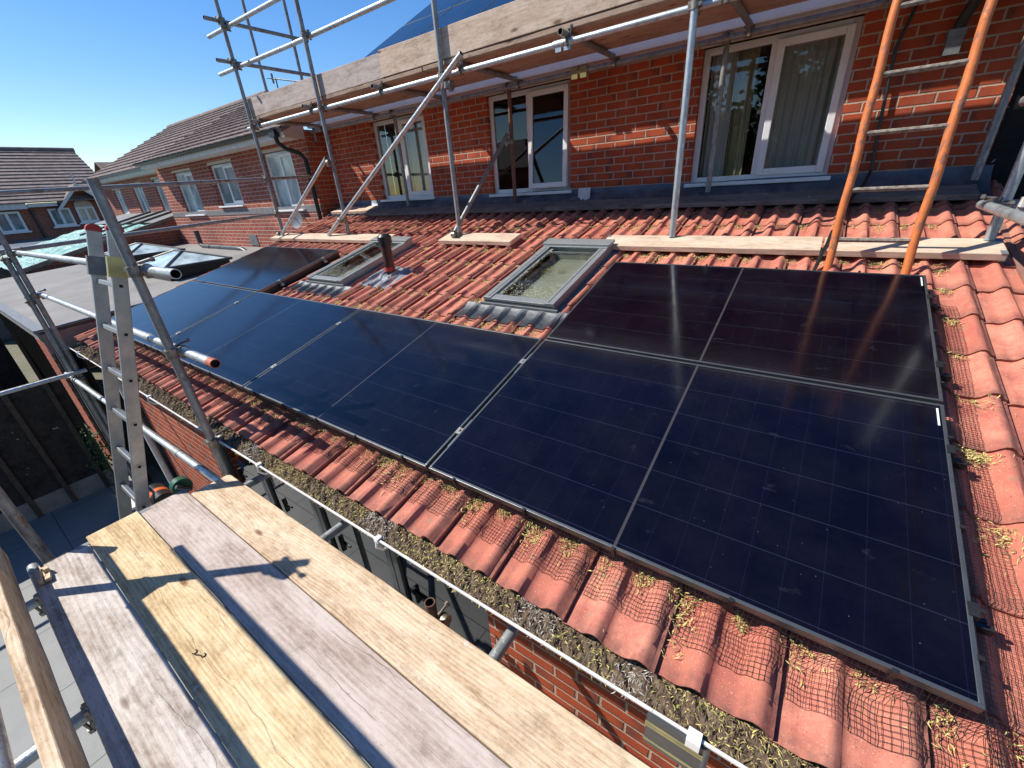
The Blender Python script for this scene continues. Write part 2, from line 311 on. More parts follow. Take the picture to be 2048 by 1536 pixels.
def paving():
    m, t, b = mat("grey_porcelain_paving", 0.65, 0, (0.3, 0.3, 0.3), 0.3); k = N(t); v = k.obj(); P = k.xyz(v)
    ry = k.m('DIVIDE', P[1], 0.6); row = k.m('FLOOR', ry); fy = k.m('FRACT', ry)
    rx = k.m('ADD', k.m('DIVIDE', P[0], 0.9), k.m('MULTIPLY', k.m('FLOORED_MODULO', row, 2.0), 0.5)); fx = k.m('FRACT', rx)
    d = k.m('MINIMUM', k.m('MULTIPLY', k.m('MINIMUM', fx, k.m('SUBTRACT', 1.0, fx)), 0.9), k.m('MULTIPLY', k.m('MINIMUM', fy, k.m('SUBTRACT', 1.0, fy)), 0.6))
    j = k.mapr(d, 0.003, 0.006)
    base = k.mix(k.noise(v, 3, 5, 0.7), (0.27, 0.275, 0.265), (0.18, 0.185, 0.18))
    base = k.mix(k.mapr(k.noise(v, 22, 3), 0.66, 0.74), base, (0.16, 0.15, 0.14))
    t.links.new(k.mix(j, (0.07, 0.07, 0.065), base), b.inputs["Base Color"]); k.bump(k.m('ADD', j, k.noise(v, 90, 3)), 0.2, 0.003, b)
    return m
M['paving'] = paving()
M['lawn'] = mottled("rough_ground", (0.10, 0.11, 0.06), (0.16, 0.14, 0.10), 2, 0.95)
M['concrete'] = mottled("concrete", (0.30, 0.27, 0.23), (0.20, 0.18, 0.155), 5, 0.9, 0, 0.4, 60)
def tarp_mat():
    m, t, b = mat("green_crinkled_sheet", 0.35, 0, (0.2, 0.5, 0.42), 0.5); k = N(t); v = k.vmul(k.obj(), (3.2, 1.2, 1))
    f = k.noise(v, 3.2, 4, 0.7, 1.5)
    t.links.new(k.ramp(f, [(0.36, (0.03, 0.14, 0.12)), (0.48, (0.16, 0.42, 0.36)), (0.62, (0.55, 0.80, 0.72))]), b.inputs["Base Color"]); k.bump(f, 1.0, 0.06, b)
    return m
M['tarp'] = tarp_mat()

# ------------------------------------------------------------------ geometry helpers
def cam_ray(x, y): return RX * ((x - 1024) / FPX) + RY * ((y - 768) / FPX) + RZ
def atY(x, y, Y): d = cam_ray(x, y); return CAM + d * ((Y - CAM.y) / d.y)
def atX(x, y, X): d = cam_ray(x, y); return CAM + d * ((X - CAM.x) / d.x)
SA, CA, TA = math.sin(PITCH), math.cos(PITCH), math.tan(PITCH)
RN = Vector((0, -SA, CA))
def RP(x, y, h=0.0): return Vector((x, y, y * TA)) + RN * h       # point over the extension roof plane
def UV(u, v, h=0.0): return Vector((u, v * CA, v * SA)) + RN * h   # panel-plane coordinates

class MB:
    def __init__(s, ref=None): s.v = []; s.f = []; s.mi = []; s.ref = ref
    def add(s, vs, fs, mi=0):
        o = len(s.v); s.v += [Vector(p) for p in vs]; s.f += [tuple(i + o for i in f) for f in fs]; s.mi += [mi] * len(fs); return s
    def box(s, a, b, mi=0):
        (x0, y0, z0), (x1, y1, z1) = a, b
        x0, x1 = min(x0, x1), max(x0, x1); y0, y1 = min(y0, y1), max(y0, y1); z0, z1 = min(z0, z1), max(z0, z1)
        return s.add([(x0, y0, z0), (x1, y0, z0), (x1, y1, z0), (x0, y1, z0), (x0, y0, z1), (x1, y0, z1), (x1, y1, z1), (x0, y1, z1)],
                     [(0, 3, 2, 1), (4, 5, 6, 7), (0, 1, 5, 4), (1, 2, 6, 5), (2, 3, 7, 6), (3, 0, 4, 7)], mi)
    def obox(s, p, X, Y, Z, mi=0):
        """box from corner p with edge vectors X, Y, Z"""
        p, X, Y, Z = map(Vector, (p, X, Y, Z))
        if X.cross(Y).dot(Z) < 0: X, Y = Y, X
        return s.add([p, p + X, p + X + Y, p + Y, p + Z, p + X + Z, p + X + Y + Z, p + Y + Z],
                     [(0, 3, 2, 1), (4, 5, 6, 7), (0, 1, 5, 4), (1, 2, 6, 5), (2, 3, 7, 6), (3, 0, 4, 7)], mi)
    def tube(s, a, b, r, n=14, hollow=True, mi=0, mi_in=1, depth=0.12, cap=True, r2=None):
        a, b = Vector(a), Vector(b); ax = (b - a).normalized(); L = (b - a).length
        u = ax.orthogonal().normalized(); w_ = ax.cross(u); r2 = r if r2 is None else r2
        def ring(c, rr): return [c + (u * math.cos(2 * math.pi * i / n) + w_ * math.sin(2 * math.pi * i / n)) * rr for i in range(n)]
        o = len(s.v); s.v += ring(a, r) + ring(b, r2)
        for i in range(n): s.f.append((o + i, o + (i + 1) % n, o + n + (i + 1) % n, o + n + i)); s.mi.append(mi)
        if hollow:
            d = min(depth, L * 0.4); ri = r * 0.84
            for c, sg, base in ((a, 1, o), (b, -1, o + n)):
                q = len(s.v); s.v += ring(c, ri) + ring(c + ax * d * sg, ri)
                for i in range(n):
                    j = (i + 1) % n
                    f1 = (base + i, q + i, q + j, base + j); f2 = (q + i, q + n + i, q + n + j, q + j)
                    if sg < 0: f1 = f1[::-1]; f2 = f2[::-1]
                    s.f.append(f1); s.mi.append(mi); s.f.append(f2); s.mi.append(mi_in)
                cap_ = tuple(q + n + i for i in range(n)); s.f.append(cap_ if sg < 0 else cap_[::-1]); s.mi.append(mi_in)
        elif cap:
            s.f.append(tuple(o + i for i in range(n))[::-1]); s.mi.append(mi); s.f.append(tuple(o + n + i for i in range(n))); s.mi.append(mi)
        return s
    def path(s, pts, r, n=8, mi=0):
        pts = [Vector(p) for p in pts]; o = len(s.v); up = None
        for i, p in enumerate(pts):
            t = (pts[min(i + 1, len(pts) - 1)] - pts[max(i - 1, 0)]).normalized()
            u = t.orthogonal().normalized() if up is None else (up - t * up.dot(t)).normalized()
            up = u; v_ = t.cross(u)
            s.v += [p + (u * math.cos(2 * math.pi * j / n) + v_ * math.sin(2 * math.pi * j / n)) * r for j in range(n)]
        for i in range(len(pts) - 1):
            for j in range(n): s.f.append((o + i * n + j, o + i * n + (j + 1) % n, o + (i + 1) * n + (j + 1) % n, o + (i + 1) * n + j)); s.mi.append(mi)
        e = o + (len(pts) - 1) * n
        s.f.append(tuple(o + j for j in range(n))[::-1]); s.mi.append(mi); s.f.append(tuple(e + j for j in range(n))); s.mi.append(mi)
        return s
    def grid(s, nx, ny, fn, mi=0, skip=None):
        o = len(s.v)
        for j in range(ny + 1):
            for i in range(nx + 1): s.v.append(Vector(fn(i / nx, j / ny)))
        for j in range(ny):
            for i in range(nx):
                q = o + j * (nx + 1) + i
                f = (q, q + 1, q + nx + 2, q + nx + 1)
                if skip and skip(sum((s.v[z] for z in f), Vector()) / 4): continue
                s.f.append(f); s.mi.append(mi)
        return s
    def build(s, name, mats, parent=None, origin=None, rot=None, smooth=False, bevel=0, attrs=None):
        if not isinstance(mats, (list, tuple)): mats = [mats]
        origin = Vector(origin) if origin is not None else Vector((0, 0, 0))
        me = bpy.data.meshes.new(name)
        if rot is not None:
            inv = rot.inverted(); vs = [inv @ (p - origin) for p in s.v]
        else: vs = [p - origin for p in s.v]
        me.from_pydata([tuple(p) for p in vs], [], s.f)
        for mm in mats: me.materials.append(mm)
        me.polygons.foreach_set("material_index", s.mi)
        if attrs:
            for an, vals in attrs.items():
                at = me.attributes.new(an, 'FLOAT', 'POINT'); at.data.foreach_set("value", vals)
        if smooth:
            me.polygons.foreach_set("use_smooth", [True] * len(s.f))
        me.update()
        o = bpy.data.objects.new(name, me); COL.objects.link(o)
        if rot is not None: o.matrix_world = Matrix.Translation(origin) @ rot.to_4x4()
        else: o.location = origin
        if smooth:
            md = o.modifiers.new("edges", 'EDGE_SPLIT'); md.split_angle = math.radians(38)
        if bevel:
            md = o.modifiers.new("bevel", 'BEVEL'); md.width = bevel; md.segments = 2; md.limit_method = 'ANGLE'
        if parent is not None:
            mw = o.matrix_world.copy() if rot is None else Matrix.Translation(origin) @ rot.to_4x4()
            if rot is None: mw = Matrix.Translation(origin)
            o.parent = parent; o.matrix_parent_inverse = PMI[parent.name]
        return o
PMI = {}
def tag(o, label=None, cat=None, group=None, kind=None):
    if label: o['label'] = label
    if cat: o['category'] = cat
    if group: o['group'] = group
    if kind: o['kind'] = kind
    PMI[o.name] = Matrix.Translation(o.location).inverted() if o.type == 'EMPTY' else Matrix()
    return o
def thing(name, label, cat, loc=(0, 0, 0), group=None):
    o = bpy.data.objects.new(name, None); COL.objects.link(o); o.location = loc; o.empty_display_size = 0.1
    tag(o, label, cat, group); PMI[o.name] = Matrix.Translation(Vector(loc)).inverted(); return o
def part(mb, name, mats, parent, **kw):
    """mesh part in world coordinates under a thing or under another part"""
    o = mb.build(name, mats, None, **kw)
    mw = o.matrix_basis.copy(); o.parent = parent
    pw = Matrix()
    p = parent; chain = []
    while p is not None: chain.append(p); p = p.parent
    for q in reversed(chain): pw = pw @ q.matrix_parent_inverse @ q.matrix_basis
    o.matrix_parent_inverse = pw.inverted(); return o

# ------------------------------------------------------------------ GROUND
GZ = -2.4
g = MB().grid(2, 2, lambda a, b: (-400 + 800 * a, -400 + 800 * b, GZ - 0.02)); o = g.build("ground", M['lawn']); o['kind'] = 'structure'
g = MB().grid(1, 1, lambda a, b: (-8.3 + 10.3 * a, -9 + 8.95 * b, GZ)); o = g.build("patio_paving", M['paving']); o['kind'] = 'structure'

# ------------------------------------------------------------------ RED TILED ROOF of the extension
TW, GAUGE = 0.302, 0.315
X_L, X_R = -7.93, 0.46
def verge_x(y): return -7.60 - 0.07 * max(0.0, y)
def prof(u):
    """tile profile height, u metres across one 302 mm tile: two rolls"""
    a = (u % 0.151) / 0.151
    if a < 0.16: h = 0.5 - 0.5 * math.cos(math.pi * (0.55 + a / 0.16 * 0.45))
    elif a < 0.34: h = 1.0
    elif a < 0.54: h = 0.5 + 0.5 * math.cos(math.pi * (a - 0.34) / 0.20)
    else: h = max(0.0, 0.10 * math.sin((a - 0.54) / 0.46 * math.pi) * -0.4 + max(0, (a - 0.80) / 0.20) ** 1.6 * 0.5 * 1.15)
    return h * 0.034
def prof2(u):
    a = (u % 0.151) / 0.151
    # wide trough, then a roll that drops steeply on its right side
    if a < 0.42: h = 0.10 * (1 - a / 0.42) ** 2
    elif a < 0.72: q = (a - 0.42) / 0.30; h = q * q * (3 - 2 * q)
    elif a < 0.80: h = 1.0
    else: q = (a - 0.80) / 0.20; h = 1.0 - 0.90 * q * q * (3 - 2 * q)
    return h * 0.036
X_SEAM = -0.375       # a side lap measured here
def tile_h(x):
    return -0.128 + prof2(x - X_SEAM)
SKY_R = (-2.62, -1.98, 1.50, 2.56)
SKY_L = (-5.16, -4.52, 1.50, 2.56)
def eave_y(x): return -0.25 + 0.03 * max(0.0, min(1.0, (-3.2 - x) / 4.7))
tb = MB(); tint = []; lip = []; edge = []
ncol = 28
rows = [(-0.25 if r == 0 else 0.034 + GAUGE * (r - 1)) for r in range(0, 14)]
for r, y0 in enumerate(rows):
    y1 = (rows[r + 1] if r + 1 < len(rows) else 4.0) + 0.03
    for c in range(-26, 3):
        xa = X_SEAM + c * TW; xb = xa + TW + 0.004
        if xa < X_L - 0.02 or xa > X_R - 0.1: continue
        rng = random.Random(r * 91 + c); tn = rng.random(); jl = rng.uniform(-0.003, 0.003); jy = rng.uniform(-0.006, 0.006); jt = rng.uniform(-0.003, 0.003)
        nx, ny = 24, 5; o0 = len(tb.v)
        def pos(i, j, dh=0.0):
            x = xa + (xb - xa) * i / nx
            ys = (eave_y(x) if r == 0 else y0) + jy
            y = ys + (y1 - ys) * j / ny
            t = j / ny
            h = tile_h(x - (xb - xa - TW) * 0) + 0.013 * (1 - t) + jl * (1 - t) + jt * (i / nx - 0.5)
            h -= 0.012 * max(0.0, 1 - i / 2.2)
            if i == nx: h = max(h, tile_h(xa + TW * 0.985) + 0.013 * (1 - t))
            h += 0.010 * (i / nx) ** 3 + 0.0008 * math.sin(x * 310 + y * 170)
            if j == 0: y += 0.0022 * math.sin(x * 700 + r) * math.sin(x * 231 + c)
            return RP(x, y, h + dh)
        for j in range(ny + 1):
            for i in range(nx + 1):
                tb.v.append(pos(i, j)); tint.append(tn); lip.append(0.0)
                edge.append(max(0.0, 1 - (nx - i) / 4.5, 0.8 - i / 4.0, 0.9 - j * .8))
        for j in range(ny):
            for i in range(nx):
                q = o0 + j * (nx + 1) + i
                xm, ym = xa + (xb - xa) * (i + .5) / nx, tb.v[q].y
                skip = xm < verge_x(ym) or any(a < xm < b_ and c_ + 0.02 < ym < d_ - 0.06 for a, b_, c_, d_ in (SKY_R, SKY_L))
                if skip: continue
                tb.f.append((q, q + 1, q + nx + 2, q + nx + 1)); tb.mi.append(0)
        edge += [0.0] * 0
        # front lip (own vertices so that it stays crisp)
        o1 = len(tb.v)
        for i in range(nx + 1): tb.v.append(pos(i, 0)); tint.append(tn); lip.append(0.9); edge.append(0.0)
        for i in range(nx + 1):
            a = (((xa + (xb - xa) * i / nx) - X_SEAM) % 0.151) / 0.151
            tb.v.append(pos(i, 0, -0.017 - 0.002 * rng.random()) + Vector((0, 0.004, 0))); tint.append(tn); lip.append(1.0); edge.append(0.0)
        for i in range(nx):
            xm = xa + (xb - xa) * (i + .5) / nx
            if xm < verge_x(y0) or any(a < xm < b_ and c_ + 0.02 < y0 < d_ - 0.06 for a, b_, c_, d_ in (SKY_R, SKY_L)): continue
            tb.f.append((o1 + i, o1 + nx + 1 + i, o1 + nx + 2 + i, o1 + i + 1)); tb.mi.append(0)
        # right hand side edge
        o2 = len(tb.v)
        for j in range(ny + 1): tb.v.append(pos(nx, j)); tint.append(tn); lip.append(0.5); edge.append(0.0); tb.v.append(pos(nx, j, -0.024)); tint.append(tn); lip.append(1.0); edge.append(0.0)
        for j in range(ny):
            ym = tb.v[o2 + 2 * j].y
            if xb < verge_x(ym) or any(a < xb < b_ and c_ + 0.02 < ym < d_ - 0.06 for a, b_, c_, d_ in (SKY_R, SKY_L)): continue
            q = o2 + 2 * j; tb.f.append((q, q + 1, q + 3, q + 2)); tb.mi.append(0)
assert len(tint) == len(lip) == len(tb.v)
ext = thing("brick_extension", "single storey brick extension with red tiled roof carrying the solar panels", "extension", (-3.7, 0, GZ))
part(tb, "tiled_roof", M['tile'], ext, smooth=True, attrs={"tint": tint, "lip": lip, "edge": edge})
# underlay + fascia + soffit
u = MB().obox(RP(-7.60, -0.16, -0.20), (X_R + 7.60, 0, 0), RP(0, 3.98, 0) - RP(0, -0.16, 0), RN * 0.03)
part(u, "roof_deck", M['black_pl'], ext)
fa = MB().box((-7.60, -0.17, -0.36), (X_R, -0.145, -0.20)); fa.box((-7.60, -0.145, -0.36), (X_R, -0.02, -0.345))
part(fa, "fascia", M['grey_pl'], ext)
# verge on the right
vg = MB().obox(RP(X_R - 0.03, -0.24, -0.15), (0.11, 0, 0), RP(0, 3.98, 0) - RP(0, -0.24, 0), RN * 0.045)
part(vg, "verge", mottled("verge_mortar", (0.30, 0.15, 0.11), (0.22, 0.11, 0.08), 8, 0.85), ext)
# walls with openings: front brick returns and bifold glazing
FY = -0.05
for xa, xb in ((-6.9, -4.86), (-1.50, 0.50)): part(MB().box((xa, FY, GZ), (xb, FY + 0.28, -0.345)), "wall", M['brick'], ext)
part(MB().box((-7.70, FY + .02, GZ), (-7.60, 3.66, -0.25)), "side_wall", M['brick_side'], ext)
part(MB().box((0.38, FY + .285, GZ), (0.5, 3.98, -0.25)), "side_wall", M['brick_side'], ext)
wl = MB().box((-7.9, 3.9, GZ), (0.4, 4.0, -0.25)); part(wl, "floor_and_back", M['room'], ext)
def bifold(xs, zt=-0.36, y=FY + 0.06):
    for i in range(len(xs) - 1):
        a, b_ = xs[i], xs[i + 1]; f = MB()
        f.box((a + .003, y, GZ), (a + 0.06, y + 0.06, zt)); f.box((b_ - 0.06, y, GZ), (b_ - .003, y + 0.06, zt))
        f.box((a + 0.06, y, GZ), (b_ - 0.06, y + 0.06, GZ + 0.09)); f.box((a + 0.06, y, zt - 0.07), (b_ - 0.06, y + 0.06, zt))
        fo = part(f, "bifold_door", M['grey_pl'], ext, bevel=0.004)
        part(MB().box((a + 0.06, y + 0.02, GZ + 0.09), (b_ - 0.06, y + 0.035, zt - 0.07)), "pane", M['glass_dark'], fo)
        part(MB().box((a + 0.075, y - 0.045, -1.35), (a + 0.095, y - 0.012, -1.2)).box((a + 0.075, y - .045, -1.28), (a + .18, y - .03, -1.262)), "handle", M['black_pl'], fo)
bifold([-4.86, -4.02, -3.18, -2.34, -1.50])
bifold([-7.59, -6.90])
part(MB().box((-4.86, 0.4, GZ), (-1.5, 0.43, GZ + .01)).grid(1, 1, lambda a, b: (-7.8 + 8 * a, 0.3 + 3.5 * b, GZ + 0.012)), "floor", M['room'], ext)
# gutter: half round, slightly skewed along the eave
def gy(x): return -0.302 + 0.0006 * x          # outer rim
def gutter_pts(x, n=10, r=0.056, t=0.0):
    yc = gy(x) + 0.058; zc = -0.216
    return [(x, yc - (r - t) * math.cos(math.pi * i / n), zc - (r - t) * 0.95 * math.sin(math.pi * i / n)) for i in range(n + 1)]
gb = MB(); xs = [-7.45 + i * (8.0 / 20) for i in range(21)]
for t in (0.0, 0.004):
    o0 = len(gb.v)
    for x in xs: gb.v += [Vector(p) for p in gutter_pts(x, t=t)]
    for i in range(20):
        for j in range(10):
            q = o0 + i * 11 + j; f = (q, q + 11, q + 12, q + 1); gb.f.append(f if t == 0 else f[::-1]); gb.mi.append(0)
for i in range(20):
    for side in (0,):
        y0, y1 = gy(xs[i]) + side * 0.108, gy(xs[i + 1]) + side * 0.108
        gb.obox((xs[i], y0 - 0.002, -0.218), (xs[i + 1] - xs[i] + .001, y1 - y0, 0), (0, 0.009, 0), (0, 0, 0.006))
part(gb, "gutter", M['white_dirty'], ext, smooth=True)
for x in (-7.0, -6.0, -4.75, -3.62, -2.93, -1.86):
    b_ = MB(); y = gy(x)
    b_.box((x - 0.012, y - 0.008, -0.225), (x + 0.012, y + 0.02, -0.204)); b_.path([(x, y - 0.004, -0.215), (x, y - 0.010, -0.25), (x, y + 0.02, -0.29), (x, y + 0.06, -0.30)], 0.006, 6)
    part(b_, "gutter_bracket", M['white'], ext)
x = -0.585; y = gy(x); b_ = MB()       # gutter union bracket (dark) by the bottom edge of the picture
nseg = 10
def ub(a, b): 
    an = math.pi * b; r = 0.064
    return (x - 0.075 + 0.15 * a, y + 0.058 - r * math.cos(an * 0.75), -0.212 - r * 1.0 * math.sin(an * 0.75) - 0.02 * b)
b_.grid(1, nseg, ub, 0)
b_.box((x - 0.075, y - 0.014, -0.36), (x + 0.075, y - 0.004, -0.215), 0)
for zz in (-0.248, -0.262, -0.335): b_.box((x - 0.077, y - 0.018, zz), (x + 0.077, y - 0.0135, zz + 0.004), 1)
b_.box((x + 0.03, y - 0.02, -0.235), (x + 0.065, y + 0.016, -0.203), 2)
part(b_, "gutter_union", [M['grey_pl'], M['brassy'], M['white']], ext)

# skylights -----------------------------------------------------------------
def skylight(x0, x1, y0, y1, name_label):
    H0, H1 = -0.10, -0.005
    def P(x, y, h): return RP(x, y, h)
    fr = MB(); wv = 0.075
    def bar(xa, xb, ya, yb, ha, hb, mb): mb.obox(P(xa, ya, ha), (xb - xa, 0, 0), P(0, yb, 0) - P(0, ya, 0), RN * (hb - ha))
    bar(x0, x0 + wv, y0, y1, H0, H1 - 0.012, fr); bar(x1 - wv, x1, y0, y1, H0, H1 - 0.012, fr)
    bar(x0 + wv, x1 - wv, y0, y0 + 0.07, H0, H1 - 0.02, fr)
    bar(x0 + wv, x1 - wv, y1 - 0.10, y1, H0, H1 - 0.012, fr)
    # inner sash steps
    bar(x0 + wv - 0.001, x0 + wv + 0.02, y0 + 0.07, y1 - 0.1, H0, H1 - 0.03, fr); bar(x1 - wv - 0.02, x1 - wv + .001, y0 + 0.07, y1 - 0.1, H0, H1 - 0.03, fr)
    s = part(fr, "skylight", M['vel'], ext, bevel=0.003); s['label'] = name_label
    hd = MB(); bar(x0 - 0.012, x1 + 0.012, y1 - 0.095, y1 + 0.02, H1 - 0.010, H1 + 0.012, hd); bar(x0 + 0.0, x1, y1 - 0.12, y1 - 0.10, H1 - 0.012, H1 - 0.004, hd)
    part(hd, "top_hood", M['vel'], s, bevel=0.004)
    # side trims with dark groove
    tr = MB(); 
    for a in (x0 + wv * 0.62, x1 - wv * 0.66): bar(a, a + 0.004, y0 + .01, y1 - 0.12, H1 - 0.013, H1 - 0.0105, tr)
    bar(x0 + 0.01, x1 - 0.01, y0 - 0.003, y0 - 0.001, H0 + 0.05, H0 + 0.058, tr)
    part(tr, "seal", M['black_pl'], s)
    gl = MB(); bar(x0 + wv + 0.02, x1 - wv - 0.02, y0 + 0.085, y1 - 0.1, H1 - 0.036, H1 - 0.030, gl)
    part(gl, "pane", M['glass_sky'], s)
    sh = MB()  # reveal box
    a, b_, c, d = x0 + wv + .02, x1 - wv - .02, y0 + 0.07, y1 - 0.1
    z0 = -0.075
    vs = [P(a, c, -0.06), P(b_, c, -0.06), P(b_, d, -0.06), P(a, d, -0.06)]
    lo_ = [Vector((p.x, p.y, p.z + z0)) for p in vs]
    sh.add(vs + lo_, [(0, 4, 5, 1), (1, 5, 6, 2), (2, 6, 7, 3), (3, 7, 4, 0), (4, 7, 6, 5)])
    part(sh, "reveal", M['plaster'], s)
    # pollen lying on the pane
    pm = MB(); rg = random.Random(x0)
    for i in range(520):
        if rg.random() < 0.55: t = abs(rg.gauss(0, 0.10)); xx = rg.uniform(a, b_); yy = c + 0.02 + t
        else: xx = a + abs(rg.gauss(0, 0.012)); yy = rg.uniform(c, d)
        if yy > d or xx > b_: continue
        sz = rg.uniform(0.0025, 0.007); an = rg.uniform(0, 6.28)
        p = P(xx, yy, H1 - 0.0285); ux = Vector((math.cos(an), math.sin(an) * CA, math.sin(an) * SA)); uy = RN.cross(ux)
        pm.add([p - ux * sz, p + uy * sz * .4, p + ux * sz + RN * 0.002, p - uy * sz * .4], [(0, 3, 2, 1)], 0)
    part(pm, "pollen_drift", mottled("pollen", (0.60, 0.62, 0.42), (0.5, 0.52, 0.34), 60, 0.9), s)
    # apron flashing, pleated, over the tile profile
    ap = MB(); n = int((x1 - x0 + 0.34) / 0.0035)
    def af(a_, b2):
        xx = x0 - 0.17 + (x1 - x0 + 0.34) * a_; yy = y0 - 0.005 - 0.185 * (1 - b2)
        i = round(a_ * n); h = tile_h(xx) + 0.019 + 0.0045 * (1 if i % 4 < 2 else -1) * (1 - 0.75 * b2)
        h = h * (1 - b2 ** 3) + (-0.075) * b2 ** 3
        return RP(xx, yy, h)
    ap.grid(n, 5, af)
    part(ap, "apron_flashing", M['apron'], s)
    sf = MB()
    for a_, b2 in ((x0 - 0.05, x0 - 0.002), (x1 + 0.002, x1 + 0.05)): bar(a_, b2, y0, y1 + 0.02, -0.098, -0.088, sf)
    bar(x0 - 0.03, x1 + 0.03, y0 - 0.018, y0 - 0.0035, -0.095, -0.06, sf)
    part(sf, "side_flashing", M['grey_mid'], s)
skylight(*SKY_R, "right hand skylight beside the orange ladder end panels, pollen on its pane")
skylight(*SKY_L, "left hand skylight behind the dark vent pipe")

# vent pipe ---------------------------------------------------------------
b0 = RP(-4.14, 1.84, -0.10); b_ = MB()
tp = b0 + Vector((0, 0, 0.40))
b_.tube(b0 - Vector((0, 0, .03)), b0 + Vector((0, 0, 0.34)), 0.052, 20, False)
vp = part(b_, "vent_pipe", M['soil_pl'], ext, smooth=True)
b_ = MB().tube(b0 + Vector((0, 0, 0.30)), b0 + Vector((0, 0, 0.325)), 0.060, 20, False); b_.tube(b0 + Vector((0, 0, 0.325)), b0 + Vector((0, 0, 0.385)), 0.070, 20, False); b_.tube(b0 + Vector((0, 0, 0.385)), b0 + Vector((0, 0, 0.41)), 0.070, 20, False, r2=0.045)
part(b_, "vent_cowl", M['black_pl'], vp, smooth=True)
b_ = MB().tube(b0 + Vector((0, 0, 0.045)), b0 + Vector((0, 0, 0.085)), 0.0535, 20, False); part(b_, "red_tape", M['red_cap'], vp, smooth=True)
b_ = MB().grid(44, 12, lambda a, c: RP(-4.40 + 0.46 * a, 1.58 + 0.42 * c, tile_h(-4.40 + 0.46 * a) * 0.8 - 0.002 + 0.012 * math.sin(a * 31 + c * 9) * .4 + (0.03 if (a - .57) ** 2 + (c - .6) ** 2 < 0.05 else 0)))
part(b_, "lead_slate", mottled("patched_lead", (0.30, 0.31, 0.33), (0.14, 0.16, 0.20), 22, 0.6, 0.2, 0.6, 40), vp)
# lead flashing along the wall
def lf(a, b):
    x = -7.9 + 8.36 * a
    P = [(3.992, 1.045), (3.975, 1.0), (3.93, 0.955), (3.86, 0.0), (3.74, 0.0), (3.62, 0.0)]
    i = min(4, int(b * 5)); t = b * 5 - i
    def q(i):
        y, z = P[i]
        if i < 3: z2 = z - (0.01 * math.sin(x * 7) if i == 2 else 0) + (0.006 * math.sin(x * 19 + i) if i else 0.004 * math.sin(x * 5)); return Vector((x, y + 0.005 * math.sin(x * 13 + i) * (i > 0), z2))
        hh = tile_h(x) * (0.75 if i == 3 else 1.0) + (0.024 if i > 3 else 0.012) + 0.003 * math.sin(x * 43 + i)
        return RP(x, y, hh)
    return q(i).lerp(q(i + 1), t)
part(MB().grid(420, 10, lf), "lead_flashing", M['lead'], ext, smooth=True)
b_ = MB(); 
b_.grid(10, 8, lambda a, c: (-3.02 + .16 * a + .03 * c, 3.985 - 0.09 * c, 1.055 - 0.13 * c + 0.012 * math.sin(a * 9) * c))
part(b_, "flashing_patch", M['white_dirty'], ext)

# black cable down the wall and over the roof
b_ = MB().path([(-0.25, 3.97, 2.25), (-0.33, 3.965, 1.9), (-0.30, 3.965, 1.4), (-0.272, 3.96, 1.06), RP(-0.30, 3.85, -0.02), RP(-0.36, 3.6, -0.03), RP(-0.42, 3.2, -0.07), RP(-0.45, 2.85, -0.06), RP(-0.455, 2.78, 0.0), RP(-0.47, 2.62, -0.028), RP(-0.485, 2.52, -0.035), RP(-0.50, 2.42, -0.085), RP(-0.52, 2.2, -0.085)], 0.012, 8)
tag(b_.build("roof_cable", M['black_pl'], smooth=True), "black cable running down the brick wall and over the plank to the upper solar panel", "cable")

# ------------------------------------------------------------------ SOLAR PANELS
RROT = Matrix(((1, 0, 0), (0, CA, -SA), (0, SA, CA)))
def make_panel(org, rot, W, H, glassm, label, group, clamps=True, name="solar_panel"):
    t = thing(name, label, "solar panel", org, group)
    def L(p): return org + rot @ Vector(p)
    def lb(mb, a, b_): 
        mb.obox(L(a), rot @ Vector((b_[0] - a[0], 0, 0)), rot @ Vector((0, b_[1] - a[1], 0)), rot @ Vector((0, 0, b_[2] - a[2])))
    f = MB(); w_ = 0.011
    lb(f, (0, 0, -0.032), (W, w_, 0)); lb(f, (0, H - w_, -0.032), (W, H, 0)); lb(f, (0, w_, -0.032), (w_, H - w_, 0)); lb(f, (W - w_, w_, -0.032), (W, H - w_, 0))
    part(f, "frame", M['pvframe'], t, origin=org, rot=rot, bevel=0.0012)
    g_ = MB(); lb(g_, (w_, w_, -0.006), (W - w_, H - w_, -0.0018)); part(g_, "glass", glassm, t, origin=org, rot=rot)
    return t, L, lb
def panel_at(i, row, label):
    u0 = -(i * (PW + PG) + PW); v0 = row * (PH + PG)
    return make_panel(UV(u0, v0), RROT, PW, PH, M['pv'], label, "solar panels on the red tiled roof")
labels = ["solar panel at the bottom right of the red roof, largest and nearest",
          "solar panel just left of the nearest one, crossed by shadows of tube ends",
          "third solar panel from the right in the lower row",
          "leftmost solar panel of the lower row, beside the flat roof"]
pan = []
for i in range(4): pan.append(panel_at(i, 0, labels[i]))
pan.append(panel_at(0, 1, "upper solar panel just below the foot of the orange ladder"))
pan.append(panel_at(3, 1, "upper solar panel at the far left next to the roof lanterns"))
